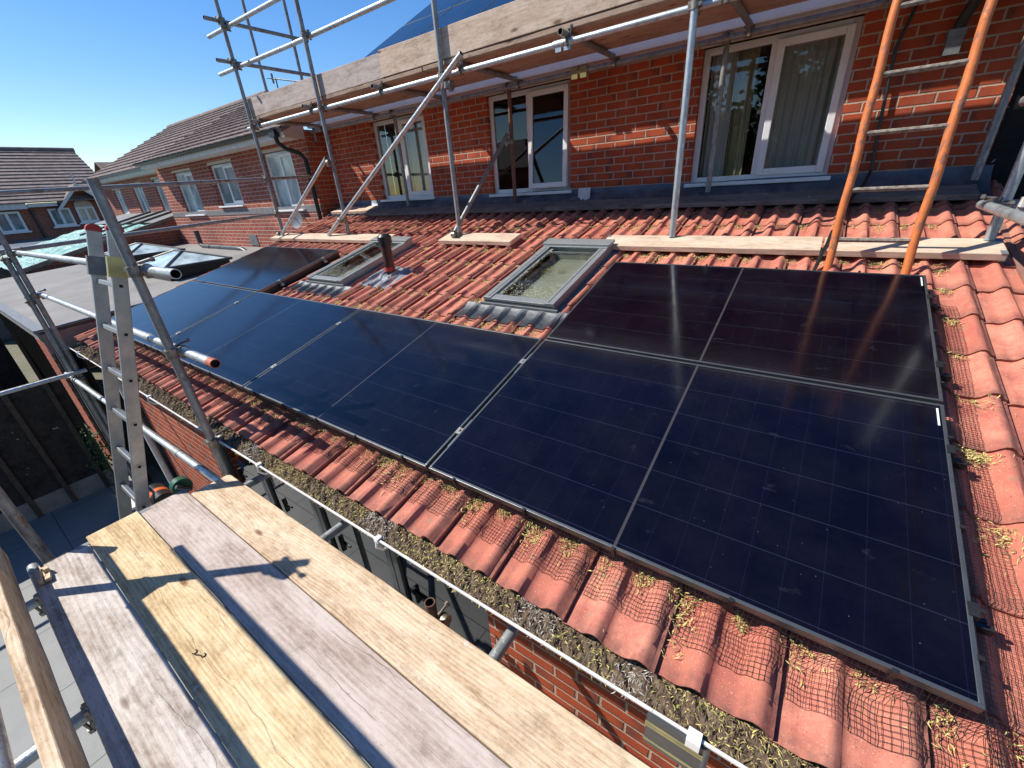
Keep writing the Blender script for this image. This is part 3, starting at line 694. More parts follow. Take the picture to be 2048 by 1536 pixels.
# clamps: mid clamps in the seams, end clamps outside
for i, (t, L, lb) in enumerate(pan):
    for v in (0.25, 0.86):
        c = MB()
        if i in (0, 1, 2):      # seam on its left
            lb(c, (-PG - 0.006, v - 0.02, -0.02), (0.006, v + 0.02, 0.003)); p = L((-PG / 2, v, 0.003)); c.tube(p, p + RN * 0.006, 0.007, 8, False)
            lb(c, (-PG + 0.004, v - 0.1, -0.03), (-0.004, v + 0.1, -0.012))
            part(c, "mid_clamp", M['galv_dull'], t)
        if i in (0, 4):
            c = MB(); lb(c, (PW - 0.008, v - 0.02, -0.032), (PW + 0.014, v + 0.02, 0.004)); lb(c, (PW + 0.014, v - 0.018, -0.068), (PW + 0.055, v - 0.004, -0.040)); lb(c, (PW + 0.014, v + 0.004, -0.068), (PW + 0.045, v + 0.018, -0.048))
            p = L((PW + 0.018, v, 0.002)); c.tube(p, p + RN * 0.008, 0.007, 8, False)
            part(c, "end_clamp", M['black_pl'], t); 
        if i == 5:
            c = MB(); lb(c, (PW + 0.001, v - 0.02, -0.032), (PW + 0.014, v + 0.02, 0.003)); p = L((PW + 0.02, v, -0.03)); c.tube(p, p + RN * 0.03, 0.008, 8, False); lb(c, (PW + .0145, v - .015, -.06), (PW + 0.05, v + .015, -0.035))
            part(c, "end_clamp", M['galv_dull'], t)
# black skirt behind the free sides of the far-left upper panel, and rails
for i, (t, L, lb) in enumerate(pan):
    r_ = MB()
    for v in (0.25, 0.86): lb(r_, (-0.01 if i in (3, 5) else -PG, v - 0.02, -0.075), (PW + (0.012 if i in (0, 4, 5) else 0), v + 0.02, -0.034))
    part(r_, "mounting_rail", M['black_pl'], t)
    if i == 5:
        r_ = MB(); lb(r_, (PW - 0.03, 0.01, -0.1), (PW - 0.006, PH - 0.01, -0.033)); part(r_, "side_skirt", M['black_pl'], t)
# small black clips on the visible panel edges that hold the mesh
def clip_at(t, L, p, d):
    c = MB(); a = L(p); ez = RN; ex = Vector(d)
    c.obox(a - ex * 0.006 + ez * (-0.04), ex * 0.012, (ex.cross(ez)).normalized() * 0.012, ez * 0.046)
    part(c, "mesh_clip", M['black_pl'], t)
for i in range(4):
    t, L, lb = pan[i]
    for k in range(5):
        xx = 0.16 + k * 0.37; clip_at(t, L, (xx, 0.003, 0.0), (1, 0, 0))
for i in (0, 4):
    t, L, lb = pan[i]
    for k in range(3): clip_at(t, L, (PW - 0.003, 0.12 + k * 0.40, 0), RROT @ Vector((0, 1, 0)))
t, L, lb = pan[4]
for k in range(4): clip_at(t, L, (0.25 + k * 0.42, PH - 0.003, 0), (-1, 0, 0))
for j in (0, 4):
    t, L, lb = pan[j]; c = MB(); lb(c, (PW - 0.024, PH - 0.13, 0.0), (PW - 0.018, PH - 0.03, 0.0006)); part(c, "barcode_sticker", M['white'], t)

# ------------------------------------------------------------------ BIRD MESH
def wire(mb, a, b, r=0.0007):
    a = Vector(a); b = Vector(b); d = (b - a)
    if d.length < 1e-6: return
    u_ = d.orthogonal().normalized() * r; v_ = d.normalized().cross(u_)
    o = len(mb.v); c3 = [u_, -u_ * .5 + v_ * .866, -u_ * .5 - v_ * .866]
    mb.v += [a + q for q in c3] + [b + q for q in c3]
    for i in range(3): mb.f.append((o + i, o + (i + 1) % 3, o + 3 + (i + 1) % 3, o + 3 + i)); mb.mi.append(0)
def mesh_strip(P, S, n, m, label, r):
    """P(s,k): point of mesh line k at position s"""
    mb = MB(); g_ = [[P(i, k) for k in range(m)] for i in range(n)]; q_ = random.Random(n)
    for i in range(n):
        kink = 0.0022 * math.sin(i * 0.31) * math.sin(i * 0.083 + 1) + 0.0016 * math.sin(i * 1.7)
        for k in range(m):
            g_[i][k] = g_[i][k] + Vector((q_.gauss(0, .0006), q_.gauss(0, .0006) + kink * (k / m) * 1.6, abs(kink) * 0.9 * (k / m) + q_.gauss(0, .0004)))
    for i in range(n):
        for k in range(m):
            if k + 1 < m: wire(mb, g_[i][k], g_[i][k + 1], r)
            if i + 1 < n: wire(mb, g_[i][k], g_[i + 1][k], r)
    o = mb.build("bird_mesh", M['black_pl']); tag(o, label, "bird mesh", "bird proofing mesh around the panels"); return o
CELL = 0.0135
nW = int((4 * PW + 3 * PG) / CELL)
def pb(i, k):
    x = 0.06 - i * CELL
    wv = 0.006 * math.sin(x * 2.3) + 0.003 * math.sin(x * 7.1)
    if k < 4:
        y = -0.006 - 0.006 * k; return RP(x, y, -0.012 - k * 0.022)
    d = (k - 3) * CELL; y = -0.03 - d + wv * (k / 12)
    y = max(y, -0.5)
    return RP(x, y, tile_h(x) + 0.019 + 0.003 * math.sin(x * 11 + k) + 0.0015 * math.sin(x * 37))
mesh_strip(pb, None, nW, 12, "long black bird mesh along the lower edge of the solar panels above the gutter", 0.0008)
nH = int(2.22 / CELL)
def pr_(i, k):
    v = 2.10 - i * CELL; y = v * CA
    if k < 3: return UV(0.006 + 0.008 * k, v, -0.015 - k * 0.026)
    x = 0.026 + (k - 2) * CELL * 0.92 + 0.006 * math.sin(v * 4.0 + .6) * (k / 12)
    lipdrop = 0.013 * (1 - (((y - 0.034) % GAUGE) / GAUGE))
    return RP(x, y, max(tile_h(x), tile_h(x - .014), tile_h(x + .014)) * 0.6 + tile_h(x) * 0.4 + 0.014 + lipdrop)
mesh_strip(pr_, None, nH, 12, "black bird mesh down the right hand edge of the two right panels", 0.0008)
def pl_(i, k):
    v = 1.14 + i * CELL
    if v > 2.16: v = 2.16
    y = v * CA; x0 = -PW - 0.006
    if k < 3: return UV(x0 - 0.006 * k, v, -0.015 - k * 0.026)
    x = x0 - 0.02 - (k - 2) * CELL * 0.9
    return RP(x, y, max(tile_h(x) + 0.016, -0.11))
mesh_strip(pl_, None, 70, 9, "short black bird mesh between the right skylight and the upper solar panel", 0.0008)

# ------------------------------------------------------------------ MOSS / CATKIN LITTER (uncountable)
lit = MB(); rg = random.Random(3)
def sliver(p, nrm, size, mi):
    an = rg.uniform(0, 6.283); ux = Vector((math.cos(an), math.sin(an), 0)); ux = (ux - nrm * ux.dot(nrm)).normalized(); uy = nrm.cross(ux)
    w_ = size * rg.uniform(0.05, 0.12); b1 = rg.uniform(-0.4, 0.4) * size; l1 = rg.uniform(0.1, 0.55) * size
    a = p; m_ = p + ux * size * 0.5 + uy * b1 * 0.5 + nrm * l1 * 0.7; e = p + ux * size + uy * b1 * -0.2 + nrm * rg.uniform(0, .3) * size
    lit.add([a - uy * w_ * .3, a + uy * w_ * .3, m_ + uy * w_, m_ - uy * w_, e + uy * w_ * .3, e - uy * w_ * .3], [(0, 3, 2, 1), (3, 5, 4, 2)], mi)
def pick(): 
    q = rg.random(); return 0 if q < 0.62 else (1 if q < 0.84 else 2)
for r, y0 in enumerate(rows):
    for c in range(-53, 4):
        for half in (0,):
            xt = X_SEAM + c * 0.151 + 0.151 * 0.25      # trough centre
            if xt < X_L + .05 or xt > X_R: continue
            y = y0 - 0.02 if r else None
            if y is None: continue
            if y > 3.5: dens = 0.35
            elif y > 2.5: dens = 0.97 if xt > -4 else 0.5
            elif y > 1.2: dens = 0.9 if xt > -4.3 else 0.3
            else: dens = 0.85
            if -1.9 < xt < -0.02 and 0.05 < y < 2.2: continue
            if xt < -1.9 and 0.05 < y < 1.08: continue
            if rg.random() > dens: continue
            near = (xt > -2.6 and y < 0.3) or xt > -0.02
            big = rg.random() < 0.35; n = int(rg.uniform(15, 60) * (1.3 if near else 1.0) * (2.2 if big else 1)); sp = rg.uniform(0.012, 0.03) * (1.3 if big else 1); ly = rg.uniform(0.015, 0.05) * (1.9 if big else 1)
            cx = xt + rg.gauss(0, 0.012)
            for k in range(n):
                xx = cx + rg.gauss(0, sp); yy = y - abs(rg.gauss(0, ly)) + 0.004
                sliver(RP(xx, yy, tile_h(xx) + 0.013 + rg.uniform(0, 0.008)), RN, rg.uniform(0.010, 0.024), pick())
for k in range(3200):      # scattered bits
    xx = rg.uniform(X_L, X_R); yy = rg.uniform(-0.25, 3.5)
    if xx < 0 and 0.0 < yy < 1.08 or (-1.8 < xx < 0 and yy < 2.2 and yy > 0): continue
    sliver(RP(xx, yy, tile_h(xx) + 0.012), RN, rg.uniform(0.005, 0.015), pick())
lo2 = lit.build("fallen_catkins", [M['cat_y'], M['cat_g'], M['cat_b']]); lo2['kind'] = 'stuff'
# gutter mulch
def gm(a, b):
    x = -7.43 + 7.95 * a; yo = gy(x) + 0.006; yi = eave_y(x) + 0.055
    y = yo + (yi - yo) * b
    n1 = 0.006 * math.sin(x * 3.7 + 1.3) + math.sin(x * 57) * math.sin(x * 23 + b * 5) * 0.007 + math.sin(x * 131 + b * 17) * 0.004 + math.sin(x * 9.3) * 0.006
    return (x, y, -0.236 + 0.044 * b + 0.014 * math.sin(b * 3.1) + n1 * (0.3 + math.sin(b * math.pi)) + random.uniform(-0.004, 0.004))
lit = MB(); lit.grid(1700, 9, gm, 0)
for k in range(11000):
    x = rg.uniform(-7.4, 0.5) if rg.random() < 0.45 else rg.uniform(-3.2, 0.3); b = rg.random()
    p = Vector(gm((x + 7.43) / 7.95, b)) + Vector((0, 0, 0.003))
    q = rg.random(); patch = math.sin(x * 11) + math.sin(x * 4.7 + 2) + math.sin(x * 29) * .7
    if patch < -0.2 and q > 0.55: continue
    grit = math.sin(x * 6.1 + 1) + math.sin(x * 15.7) > 0.9
    mi = 4 if grit and q < 0.5 else (1 if q < 0.30 + 0.14 * patch else (2 if q < 0.40 + 0.1 * patch else 3))
    sliver(p, Vector((rg.uniform(-.3, .3), rg.uniform(-.3, .3), 1)).normalized(), rg.uniform(0.006, 0.019) * (1.5 if mi == 3 and q > .8 else 1), mi)
o = lit.build("gutter_litter", [M['soil'], M['cat_y'], M['cat_g'], M['cat_b'], M['grit']]); o['kind'] = 'stuff'

# ------------------------------------------------------------------ BOARDS
def board(name, a, b, wd, th, m, label, cat="scaffold board", group=None, up=Vector((0, 0, 1)), sag=0.0, bands=None, bmat=None, side=None):
    """a,b: centre-line ends of the top face; width across, thickness down"""
    a, b = Vector(a), Vector(b); ex = (b - a).normalized(); up = (up - ex * up.dot(ex)).normalized(); ey = up.cross(ex)
    L = (b - a).length; mb = MB(); nx = max(2, int(L / 0.25)); rg2 = random.Random(sum(map(ord, label)))
    jit = [(rg2.uniform(-.0018, .0018), rg2.uniform(-.0018, .0018), rg2.uniform(-.0012, .0012)) for _ in range(nx + 1)]
    prof_ = [(-wd / 2 + .003, 0), (-wd / 2, -.003), (-wd / 2, -th + .003), (-wd / 2 + .003, -th), (wd / 2 - .003, -th), (wd / 2, -th + .003), (wd / 2, -.003), (wd / 2 - .003, 0)]
    for i in range(nx + 1):
        t = i / nx; ox, oy, oz = jit[i]; c = a.lerp(b, t)
        ch = 0.016 if i in (0, nx) else 0
        for (y_, z_) in prof_:
            yy = y_ + (ox if y_ < 0 else oy)
            xx = 0
            mb.v.append(c + ex * xx + ey * yy + up * (z_ + oz - sag * math.sin(math.pi * t)))
    for i in range(nx):
        for j in range(8):
            q = i * 8; mb.f.append((q + j, q + (j + 1) % 8, q + 8 + (j + 1) % 8, q + 8 + j)); mb.mi.append(0)
    mb.f.append(tuple(range(8))[::-1]); mb.mi.append(0); mb.f.append(tuple(nx * 8 + j for j in range(8))); mb.mi.append(0)
    rot = Matrix((ex, ey, up)).transposed()
    o = mb.build(name, m, origin=a, rot=rot); tag(o, label, cat, group)
    if bands:
        for s_ in bands:
            bm_ = MB(); p = a if s_ == 0 else b; d = ex * (1 if s_ == 0 else -1)
            bm_.obox(p - d * 0.0015 - ey * (wd / 2 + .0015) - up * (th + .0015), d * 0.03, ey * (wd + .003), up * 0.0015)
            bm_.obox(p - d * 0.0015 - ey * (wd / 2 + .0015) + up * 0.0002, d * 0.028, ey * 0.05, up * 0.0015)
            bm_.obox(p - d * 0.0015 + ey * (wd / 2 - .0485) + up * 0.0002, d * 0.028, ey * 0.05, up * 0.0015)
            bm_.obox(p - d * 0.003 - ey * (wd / 2 + .0015) - up * (th + .0015), d * 0.0015, ey * (wd + .003), up * (th + .003))
            part(bm_, "end_band", bmat or M['grey_mid'], o)
    return o
DG = "boards of the near working platform"
DZ = -0.46
board("scaffold_board", (-3.44, -0.4395, DZ), (0.75, -0.436, DZ), 0.229, 0.038, M['w_tan'], "pale tan board of the near platform, the one nearest the gutter", group=DG)
board("scaffold_board", (-3.53, -0.675, DZ - .001), (0.75, -0.675, DZ), 0.234, 0.038, M['w_pink'], "pinkish grey board of the near platform, second from the gutter", group=DG, bands=[0])
board("scaffold_board", (-3.55, -0.915, DZ + .001), (0.75, -0.915, DZ), 0.236, 0.038, M['w_yel'], "yellow board of the near platform crossed by a tube shadow, third from the gutter", group=DG)
board("scaffold_board", (-3.49, -1.1505, DZ - .002), (0.75, -1.1495, DZ), 0.231, 0.038, M['w_grey'], "weathered grey board with knots on the near platform, farthest from the gutter", group=DG, bands=[0])
board("toe_board", (-3.75, -1.329, -0.238), (0.75, -1.329, -0.238), 0.038, 0.225, M['w_tan'], "brown board on edge along the outer side of the near platform", group=None)
# broken end splinter of grey board
sp = MB(); base = Vector((-3.40, -1.235, DZ + 0.001))
for k in range(9):
    a = base + Vector((rg.uniform(-.06, .06), rg.uniform(-.02, .02), 0)); sp.obox(a, (rg.uniform(.03, .09), rg.uniform(-.01, .01), rg.uniform(0.0, .01)), (0, rg.uniform(.008, .02), 0), (rg.uniform(-.004, .004), 0, rg.uniform(.008, .03)))
tag(sp.build("wood_splinter", M['w_tan']), "broken splinter of wood lying at the end of the grey board", "wood splinter")
b_ = MB(); b_.path([(-2.262 + 0.010 * math.cos(t_), -0.958 + 0.008 * math.sin(t_), DZ + .004) for t_ in (2.2, 1.2, 0.2, -0.8, -1.6)] + [(-2.245, -0.962, DZ + .005), (-2.225, -0.950, DZ + .004)] + [(-2.215 + 0.009 * math.cos(t_), -0.944 + 0.008 * math.sin(t_), DZ + .004) for t_ in (-2.2, -1.0, 0.2, 1.3, 2.4)], 0.0019, 6)
tag(b_.build("wire_clip", M['black_pl']), "small bent black wire clip lying on the yellow board", "wire clip")
# planks lying on the tiles
RG = "boards laid on the red tiles"
def plank(x0, x1, y, wd, m, label, h=-0.035, **kw):
    return board("roof_plank", RP(x0, y, h), RP(x1, y, h), wd, 0.042, m, label, "plank", RG, up=RN, **kw)
plank(-7.86, -5.02, 2.645, 0.215, M['w_pale'], "pale plank under the far left scaffold feet, next to the left skylight")
plank(-4.11, -3.10, 2.69, 0.225, M['w_pale'], "short pale plank alone between the two skylights")
plank(-2.10, -0.50, 2.66, 0.235, M['w_pale'], "long pale plank to the left of the orange ladder, metal band on its left end", bands=[0])
plank(-0.485, 0.37, 2.655, 0.225, M['w_pale'], "pale plank under the foot of the right hand standard", bands=[1])
plank(-7.75, -6.72, 3.79, 0.24, M['w_pale'], "pale plank on the lead flashing at the far left corner", h=-0.028)
plank(-6.70, -3.30, 3.66, 0.215, M['w_old'], "dark weathered plank below the left and middle windows", h=-0.036)
plank(-3.285, 0.36, 3.66, 0.215, M['w_old'], "dark weathered plank below the big right window", h=-0.036, bands=[1])

# ------------------------------------------------------------------ SCAFFOLD
TR = 0.0245
def tube_part(parent, a, b, name="tube", m='galv', r=TR):
    mb = MB().tube(a, b, r, 16, True); return part(mb, name, [M[m], M['dark_in']], parent, smooth=True)
def coupler_mesh():
    mb = MB()
    mb.tube((-0.026, 0, 0), (0.026, 0, 0), 0.033, 12, False)           # collar round tube along x
    mb.tube((0, 0.052, -0.026), (0, 0.052, 0.026), 0.033, 12, False)   # collar round tube along z
    mb.box((-0.022, 0.018, -0.022), (0.022, 0.036, 0.022))
    mb.tube((0.01, -0.02, 0.036), (0.01, 0.05, 0.044), 0.0065, 6, False); mb.tube((0.01, -0.03, 0.036), (0.01, -0.012, 0.036), 0.013, 6, False)
    mb.tube((0.036, 0.03, 0.012), (0.046, 0.11, 0.012), 0.0065, 6, False); mb.tube((0.046, 0.092, 0.012), (0.047, 0.108, 0.012), 0.013, 6, False)
    mb.box((-0.03, -0.012, -0.045), (0.03, 0.012, -0.03)); mb.box((-0.045, 0.04, -0.025), (-0.03, 0.065, 0.025))
    return mb
CM = None
def coupler(parent, loc, ax='x', ay='y', m='coupler', s=1.0):
    """ax: direction of first tube; ay: offset direction towards the second tube"""
    global CM
    D = {'x': Vector((1, 0, 0)), 'y': Vector((0, 1, 0)), 'z': Vector((0, 0, 1)), '-x': Vector((-1, 0, 0)), '-y': Vector((0, -1, 0)), '-z': Vector((0, 0, -1))}
    X, Y = D.get(ax, ax), D.get(ay, ay); Z = X.cross(Y)
    if CM is None:
        o = coupler_mesh().build("coupler", M['coupler'], smooth=True); CM = o.data; COL.objects.unlink(o); bpy.data.objects.remove(o)
    o = bpy.data.objects.new("coupler", CM); COL.objects.link(o); md = o.modifiers.new("edges", 'EDGE_SPLIT'); md.split_angle = math.radians(38)
    o.parent = parent; o.matrix_parent_inverse = PMI[parent.name]
    o.matrix_basis = Matrix.Translation(Vector(loc)) @ Matrix((X, Y, Z)).transposed().to_4x4() @ Matrix.Scale(s, 4)
    return o
sc = thing("house_scaffold", "galvanised tube scaffold standing on the red tiles with a high deck under the eaves", "scaffold", (-4, 2.76, 0.6))
FYs, IYs = 2.745, 3.85
stands = [(-7.775, 3.9), (-6.0, 3.9), (-3.90, 3.6), (-1.535, 3.2), (0.315, 3.2)]
for i, (x, zt) in enumerate(stands):
    zb = RP(x, FYs, -0.036).z
    tube_part(sc, (x, FYs, zb), (x, FYs, zt), "standard", 'galv' if i > 2 else 'galv_dull', TR + .001)
for x in (-7.92, -5.905, -3.872, -1.526, 0.356):
    zb = RP(x, 3.86, -0.034).z; zt = 2.14 if x > -7.9 else 4.2
    if x == -7.92: continue
    tube_part(sc, (x, 3.86, zb), (x, 3.86, zt + .06), "standard", 'galv_dull' if x != -3.872 else 'rusty')
LZ = 2.168
tube_part(sc, (-8.0, FYs + 0.052, LZ), (-2.58, FYs + 0.052, LZ), "ledger", 'galv')
tube_part(sc, (-2.57, FYs + 0.052, LZ), (1.9, FYs + 0.052, LZ), "ledger", 'galv')
part(MB().tube((-2.66, FYs + .052, LZ), (-2.48, FYs + .052, LZ), 0.031, 14, False).box((-2.64, FYs + .03, LZ - .055), (-2.585, FYs + .05, LZ - .02)).box((-2.56, FYs + .03, LZ - .055), (-2.50, FYs + .05, LZ - .02)), "sleeve_coupler", M['galv'], sc, smooth=True)
tube_part(sc, (-7.95, 3.80, 2.165), (-2.9, 3.80, 2.165), "ledger", 'galv_dull')
tube_part(sc, (-2.89, 3.80, 2.165), (1.9, 3.80, 2.165), "ledger", 'galv_dull')
part(MB().box((-3.0, 3.765, 2.10), (-2.93, 3.79, 2.20)).box((-2.90, 3.765, 2.10), (-2.83, 3.79, 2.20)).tube((-3.0, 3.80, 2.165), (-2.82, 3.80, 2.165), 0.031, 12, False), "sleeve_coupler", M['brassy'], sc)
trans = [-7.63, -6.02 - 0.25, -4.88, -3.70, -2.54, -1.35, -0.1, 1.2]
for x in trans:
    tube_part(sc, (x, 2.68, LZ + 0.050), (x, 3.93, LZ + 0.050), "transom", 'galv_dull')
    coupler(sc, (x, FYs + .052, LZ) if False else (x + .0, FYs + 0.052, LZ), 'x', 'z') if False else None
    o = coupler(sc, (x, FYs + 0.052, LZ - 0.001), 'x', 'z', s=0.98)
    coupler(sc, (x, 3.80, 2.165), 'x', 'z', s=0.98)
for i, (x, zt) in enumerate(stands): coupler(sc, (x, FYs + 0.052, LZ), 'x', '-y')
for x in (-5.905, -3.872, -1.526, 0.356): coupler(sc, (x, 3.80, 2.165), 'x', 'y')
# guard rails on tower at the left end
HZ1, HZ2 = 3.342, 2.905
tube_part(sc, (-8.37, FYs + .052, HZ1 + .01), (-5.2, FYs + .052, HZ1 - .02), "guard_rail", 'galv')
tube_part(sc, (-8.37, FYs + .052, HZ2), (-6.35, FYs + .052, HZ2 - .02), "guard_rail", 'galv')
tube_part(sc, (-6.02, FYs + .0, HZ2 + .03), (-2.9, FYs + .0, HZ2 + 0.02), "guard_rail", 'galv') if False else tube_part(sc, (-6.34, FYs + .052, HZ2 - .02), (-1.0, FYs + .052, HZ2 + 0.0), "guard_rail", 'galv')
for x in (-7.775, -6.0): 
    coupler(sc, (x, FYs + .052, HZ2), 'x', '-y'); coupler(sc, (x, FYs + .052, HZ1), 'x', '-y')
# rear standards of the tower
BX, CX, BY = -9.13, -7.91, 3.84
tube_part(sc, (-7.92 - .0, 3.84, 2.02), (-7.91, 3.84, 4.4), "standard", 'galv_dull')
tw_b = (-9.05, 3.84)
tube_part(sc, (tw_b[0] , tw_b[1], 2.1), (tw_b[0], tw_b[1], 4.6), "standard", 'galv_dull')
# end transoms (run back from the front standards)
for z in (HZ1 + .02, HZ2 - .0): 
    tube_part(sc, (-7.83, 2.55, z + 0.05), (-7.83, 4.05, z + 0.05), "transom", 'galv_dull')
    tube_part(sc, (-7.83 + .0, 3.90, z + .0), (-10.2, 3.90, z + .0), "guard_rail", 'galv_dull') if False else None
    coupler(sc, (-7.775, FYs, z + .05), 'z', '-x')
# horizontal tubes low on the left, towards the left edge of the picture
tube_part(sc, (-7.826, -1.6, 1.40), (-7.826, 3.62, 1.49), "guard_rail", 'galv_dull')
tube_part(sc, (-7.826, -0.45, 0.845), (-7.826, 2.86, 0.965), "guard_rail", 'galv_dull')
coupler(sc, (-7.775, FYs, 1.473), 'z', '-x'); coupler(sc, (-7.775, FYs, 0.962), 'z', '-x')
# raking braces
def brace(a, b, m='galv'): tube_part(sc, a, b, "brace", m)
brace((-7.66, 2.66, RP(0, 2.66, -.02).z), (-6.03, 2.69, 1.62), 'galv')
brace((-6.36, 2.66, RP(0, 2.66, -.02).z), (-3.58, 2.69, 2.27), 'galv')
brace((-3.97, 2.70, RP(0, 2.68, -.02).z), (-3.90, 3.81, 1.70), 'galv_dull')
coupler(sc, (-7.775, 2.72, 0.66), 'z', '-y'); coupler(sc, (-6.0, 2.72, 0.86), 'z', '-y'); coupler(sc, (-3.92, 2.72, 0.68), 'z', '-y'); coupler(sc, (-3.8, 2.69, 2.06), 'z', 'y'); coupler(sc, (-3.87, 3.84, 1.62), 'z', '-x'); coupler(sc, (-5.98, 2.72, 1.56), 'z', '-y')
# right hand end guard rails coming towards the camera
tube_part(sc, (0.235, 2.80, 0.862), (0.235, 0.6, 0.845), "guard_rail", 'galv')
tube_part(sc, (0.225, 2.72, 1.375), (0.225, 0.6, 1.365), "guard_rail", 'galv_dull')
coupler(sc, (0.315, FYs, 0.862), 'z', '-x', s=1.0)
coupler(sc, (0.235, 2.30, 1.375), 'y', 'x', s=1.0)
# deck boards
EG = "boards of the high deck along the eaves"
for r_ in range(4):
    y = 2.888 + r_ * 0.2155
    for k, (xa, xb) in enumerate(((-7.80, -4.2 + .3 * r_), (-4.18 + .3 * r_, -0.4 + .2 * r_), (-0.38 + .2 * r_, 3.4))):
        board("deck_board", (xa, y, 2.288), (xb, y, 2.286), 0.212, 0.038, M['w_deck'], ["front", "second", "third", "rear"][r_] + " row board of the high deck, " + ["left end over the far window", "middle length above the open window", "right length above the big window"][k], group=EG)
board("toe_board", (-7.77, 2.80, 2.512), (-4.785, 2.80, 2.512), 0.038, 0.222, M['w_pink'], "greyish board on edge along the left half of the high deck")
board("toe_board", (-4.80, 2.795, 2.532), (2.6, 2.795, 2.545), 0.038, 0.240, M['w_toe'], "long tan board on edge along the right half of the high deck")

# ------------------------------------------------------------------ NEAR SCAFFOLD
ns = thing("platform_scaffold", "galvanised scaffold tubes carrying the near timber platform in front of the gutter", "scaffold", (-3.1, -0.42, GZ))
PX, PY = -3.472, -0.330
tube_part(ns, (PX, PY, GZ), (PX, PY, 1.311), "standard", 'galv_dull')
TY = PY + 0.052
tube_part(ns, (-7.66, TY, 0.838), (-3.060, TY, 0.868), "guard_rail", 'galv')
tube_part(ns, (-7.66, TY, 0.394), (-3.09, TY, 0.3995), "guard_rail", 'galv')
tube_part(ns, (-3.09, TY, 0.3995), (-3.024, TY, 0.3996), "painted_end", 'paint_end', TR + 0.001)
part(MB().tube((-4.05, TY, 0.3983), (-3.97, TY, 0.3984), TR + .003, 16, False), "sleeve", M['galv_dull'], ns, smooth=True)
tube_part(ns, (-7.95, -0.39, -0.630), (-3.40, -0.39, -0.487), "ledger", 'galv')
part(MB().tube((-4.25, -0.39, -0.514), (-4.15, -0.39, -0.511), TR + .004, 16, False), "sleeve", M['galv_dull'], ns, smooth=True)
tube_part(ns, (-7.50, -0.327, GZ), (-7.50, -0.327, 1.75), "standard", 'galv_dull')
tube_part(ns, (-7.52, -0.379, GZ), (-7.52, -0.379, 0.80), "standard", 'galv_dull')
for z_ in (0.868, 0.3995, -0.22): coupler(ns, (PX, PY, z_), 'z', 'y')
for z_ in (0.832, 0.382): coupler(ns, (-7.50, -0.327, z_), 'z', 'y'); coupler(ns, (-7.52, -0.379, z_ - .06), 'z', '-x')
coupler(ns, (-7.50, -0.34, -0.62), 'z', '-y')
tube_part(ns, (-7.46, -3.2, -0.535), (-7.46, -0.26, -0.53), "transom", 'galv')
# outer side of the platform, whose rails shade the boards
tube_part(ns, (-3.69, -1.20, GZ), (-3.69, -1.20, 0.05), "standard", 'galv_dull')
tube_part(ns, (-3.365, -1.40, -0.60), (-3.328, -1.024, 0.84), "brace", 'galv_dull')  # invented leaning tube, out of view, added to cast the slanting shadow on the boards
tube_part(ns, (-3.85, -1.30, 0.184), (0.6, -1.30, 0.184), "guard_rail", 'galv')
tube_part(ns, (-3.95, -1.30, 0.74), (0.6, -1.30, 0.74), "guard_rail", 'galv')
coupler(ns, (-3.345, -1.22, 0.184), 'z', '-y', s=1.2); coupler(ns, (-3.332, -1.062, 0.72), 'z', 'x', s=1.15)
tube_part(ns, (-3.72, -1.262, -0.57), (0.7, -1.255, -0.57), "ledger", 'galv_dull')
tube_part(ns, (-3.25, -0.40, -0.57), (0.7, -0.395, -0.57), "ledger", 'galv_dull')
for x in (-3.30, -2.42, -1.25, -0.2): tube_part(ns, (x, -1.50, -0.523), (x, -0.13, -0.523), "transom", 'galv'); coupler(ns, (x, -1.26, -0.57), 'x', 'z')
tube_part(ns, (-1.64, -0.262, GZ), (-1.64, -0.262, -0.515), "standard", 'rusty')
tube_part(ns, (-0.515, -0.235, GZ), (-0.515, -0.235, -0.33), "standard", 'galv')
coupler(ns, (-1.64, -0.262, -0.70), 'z', 'y')

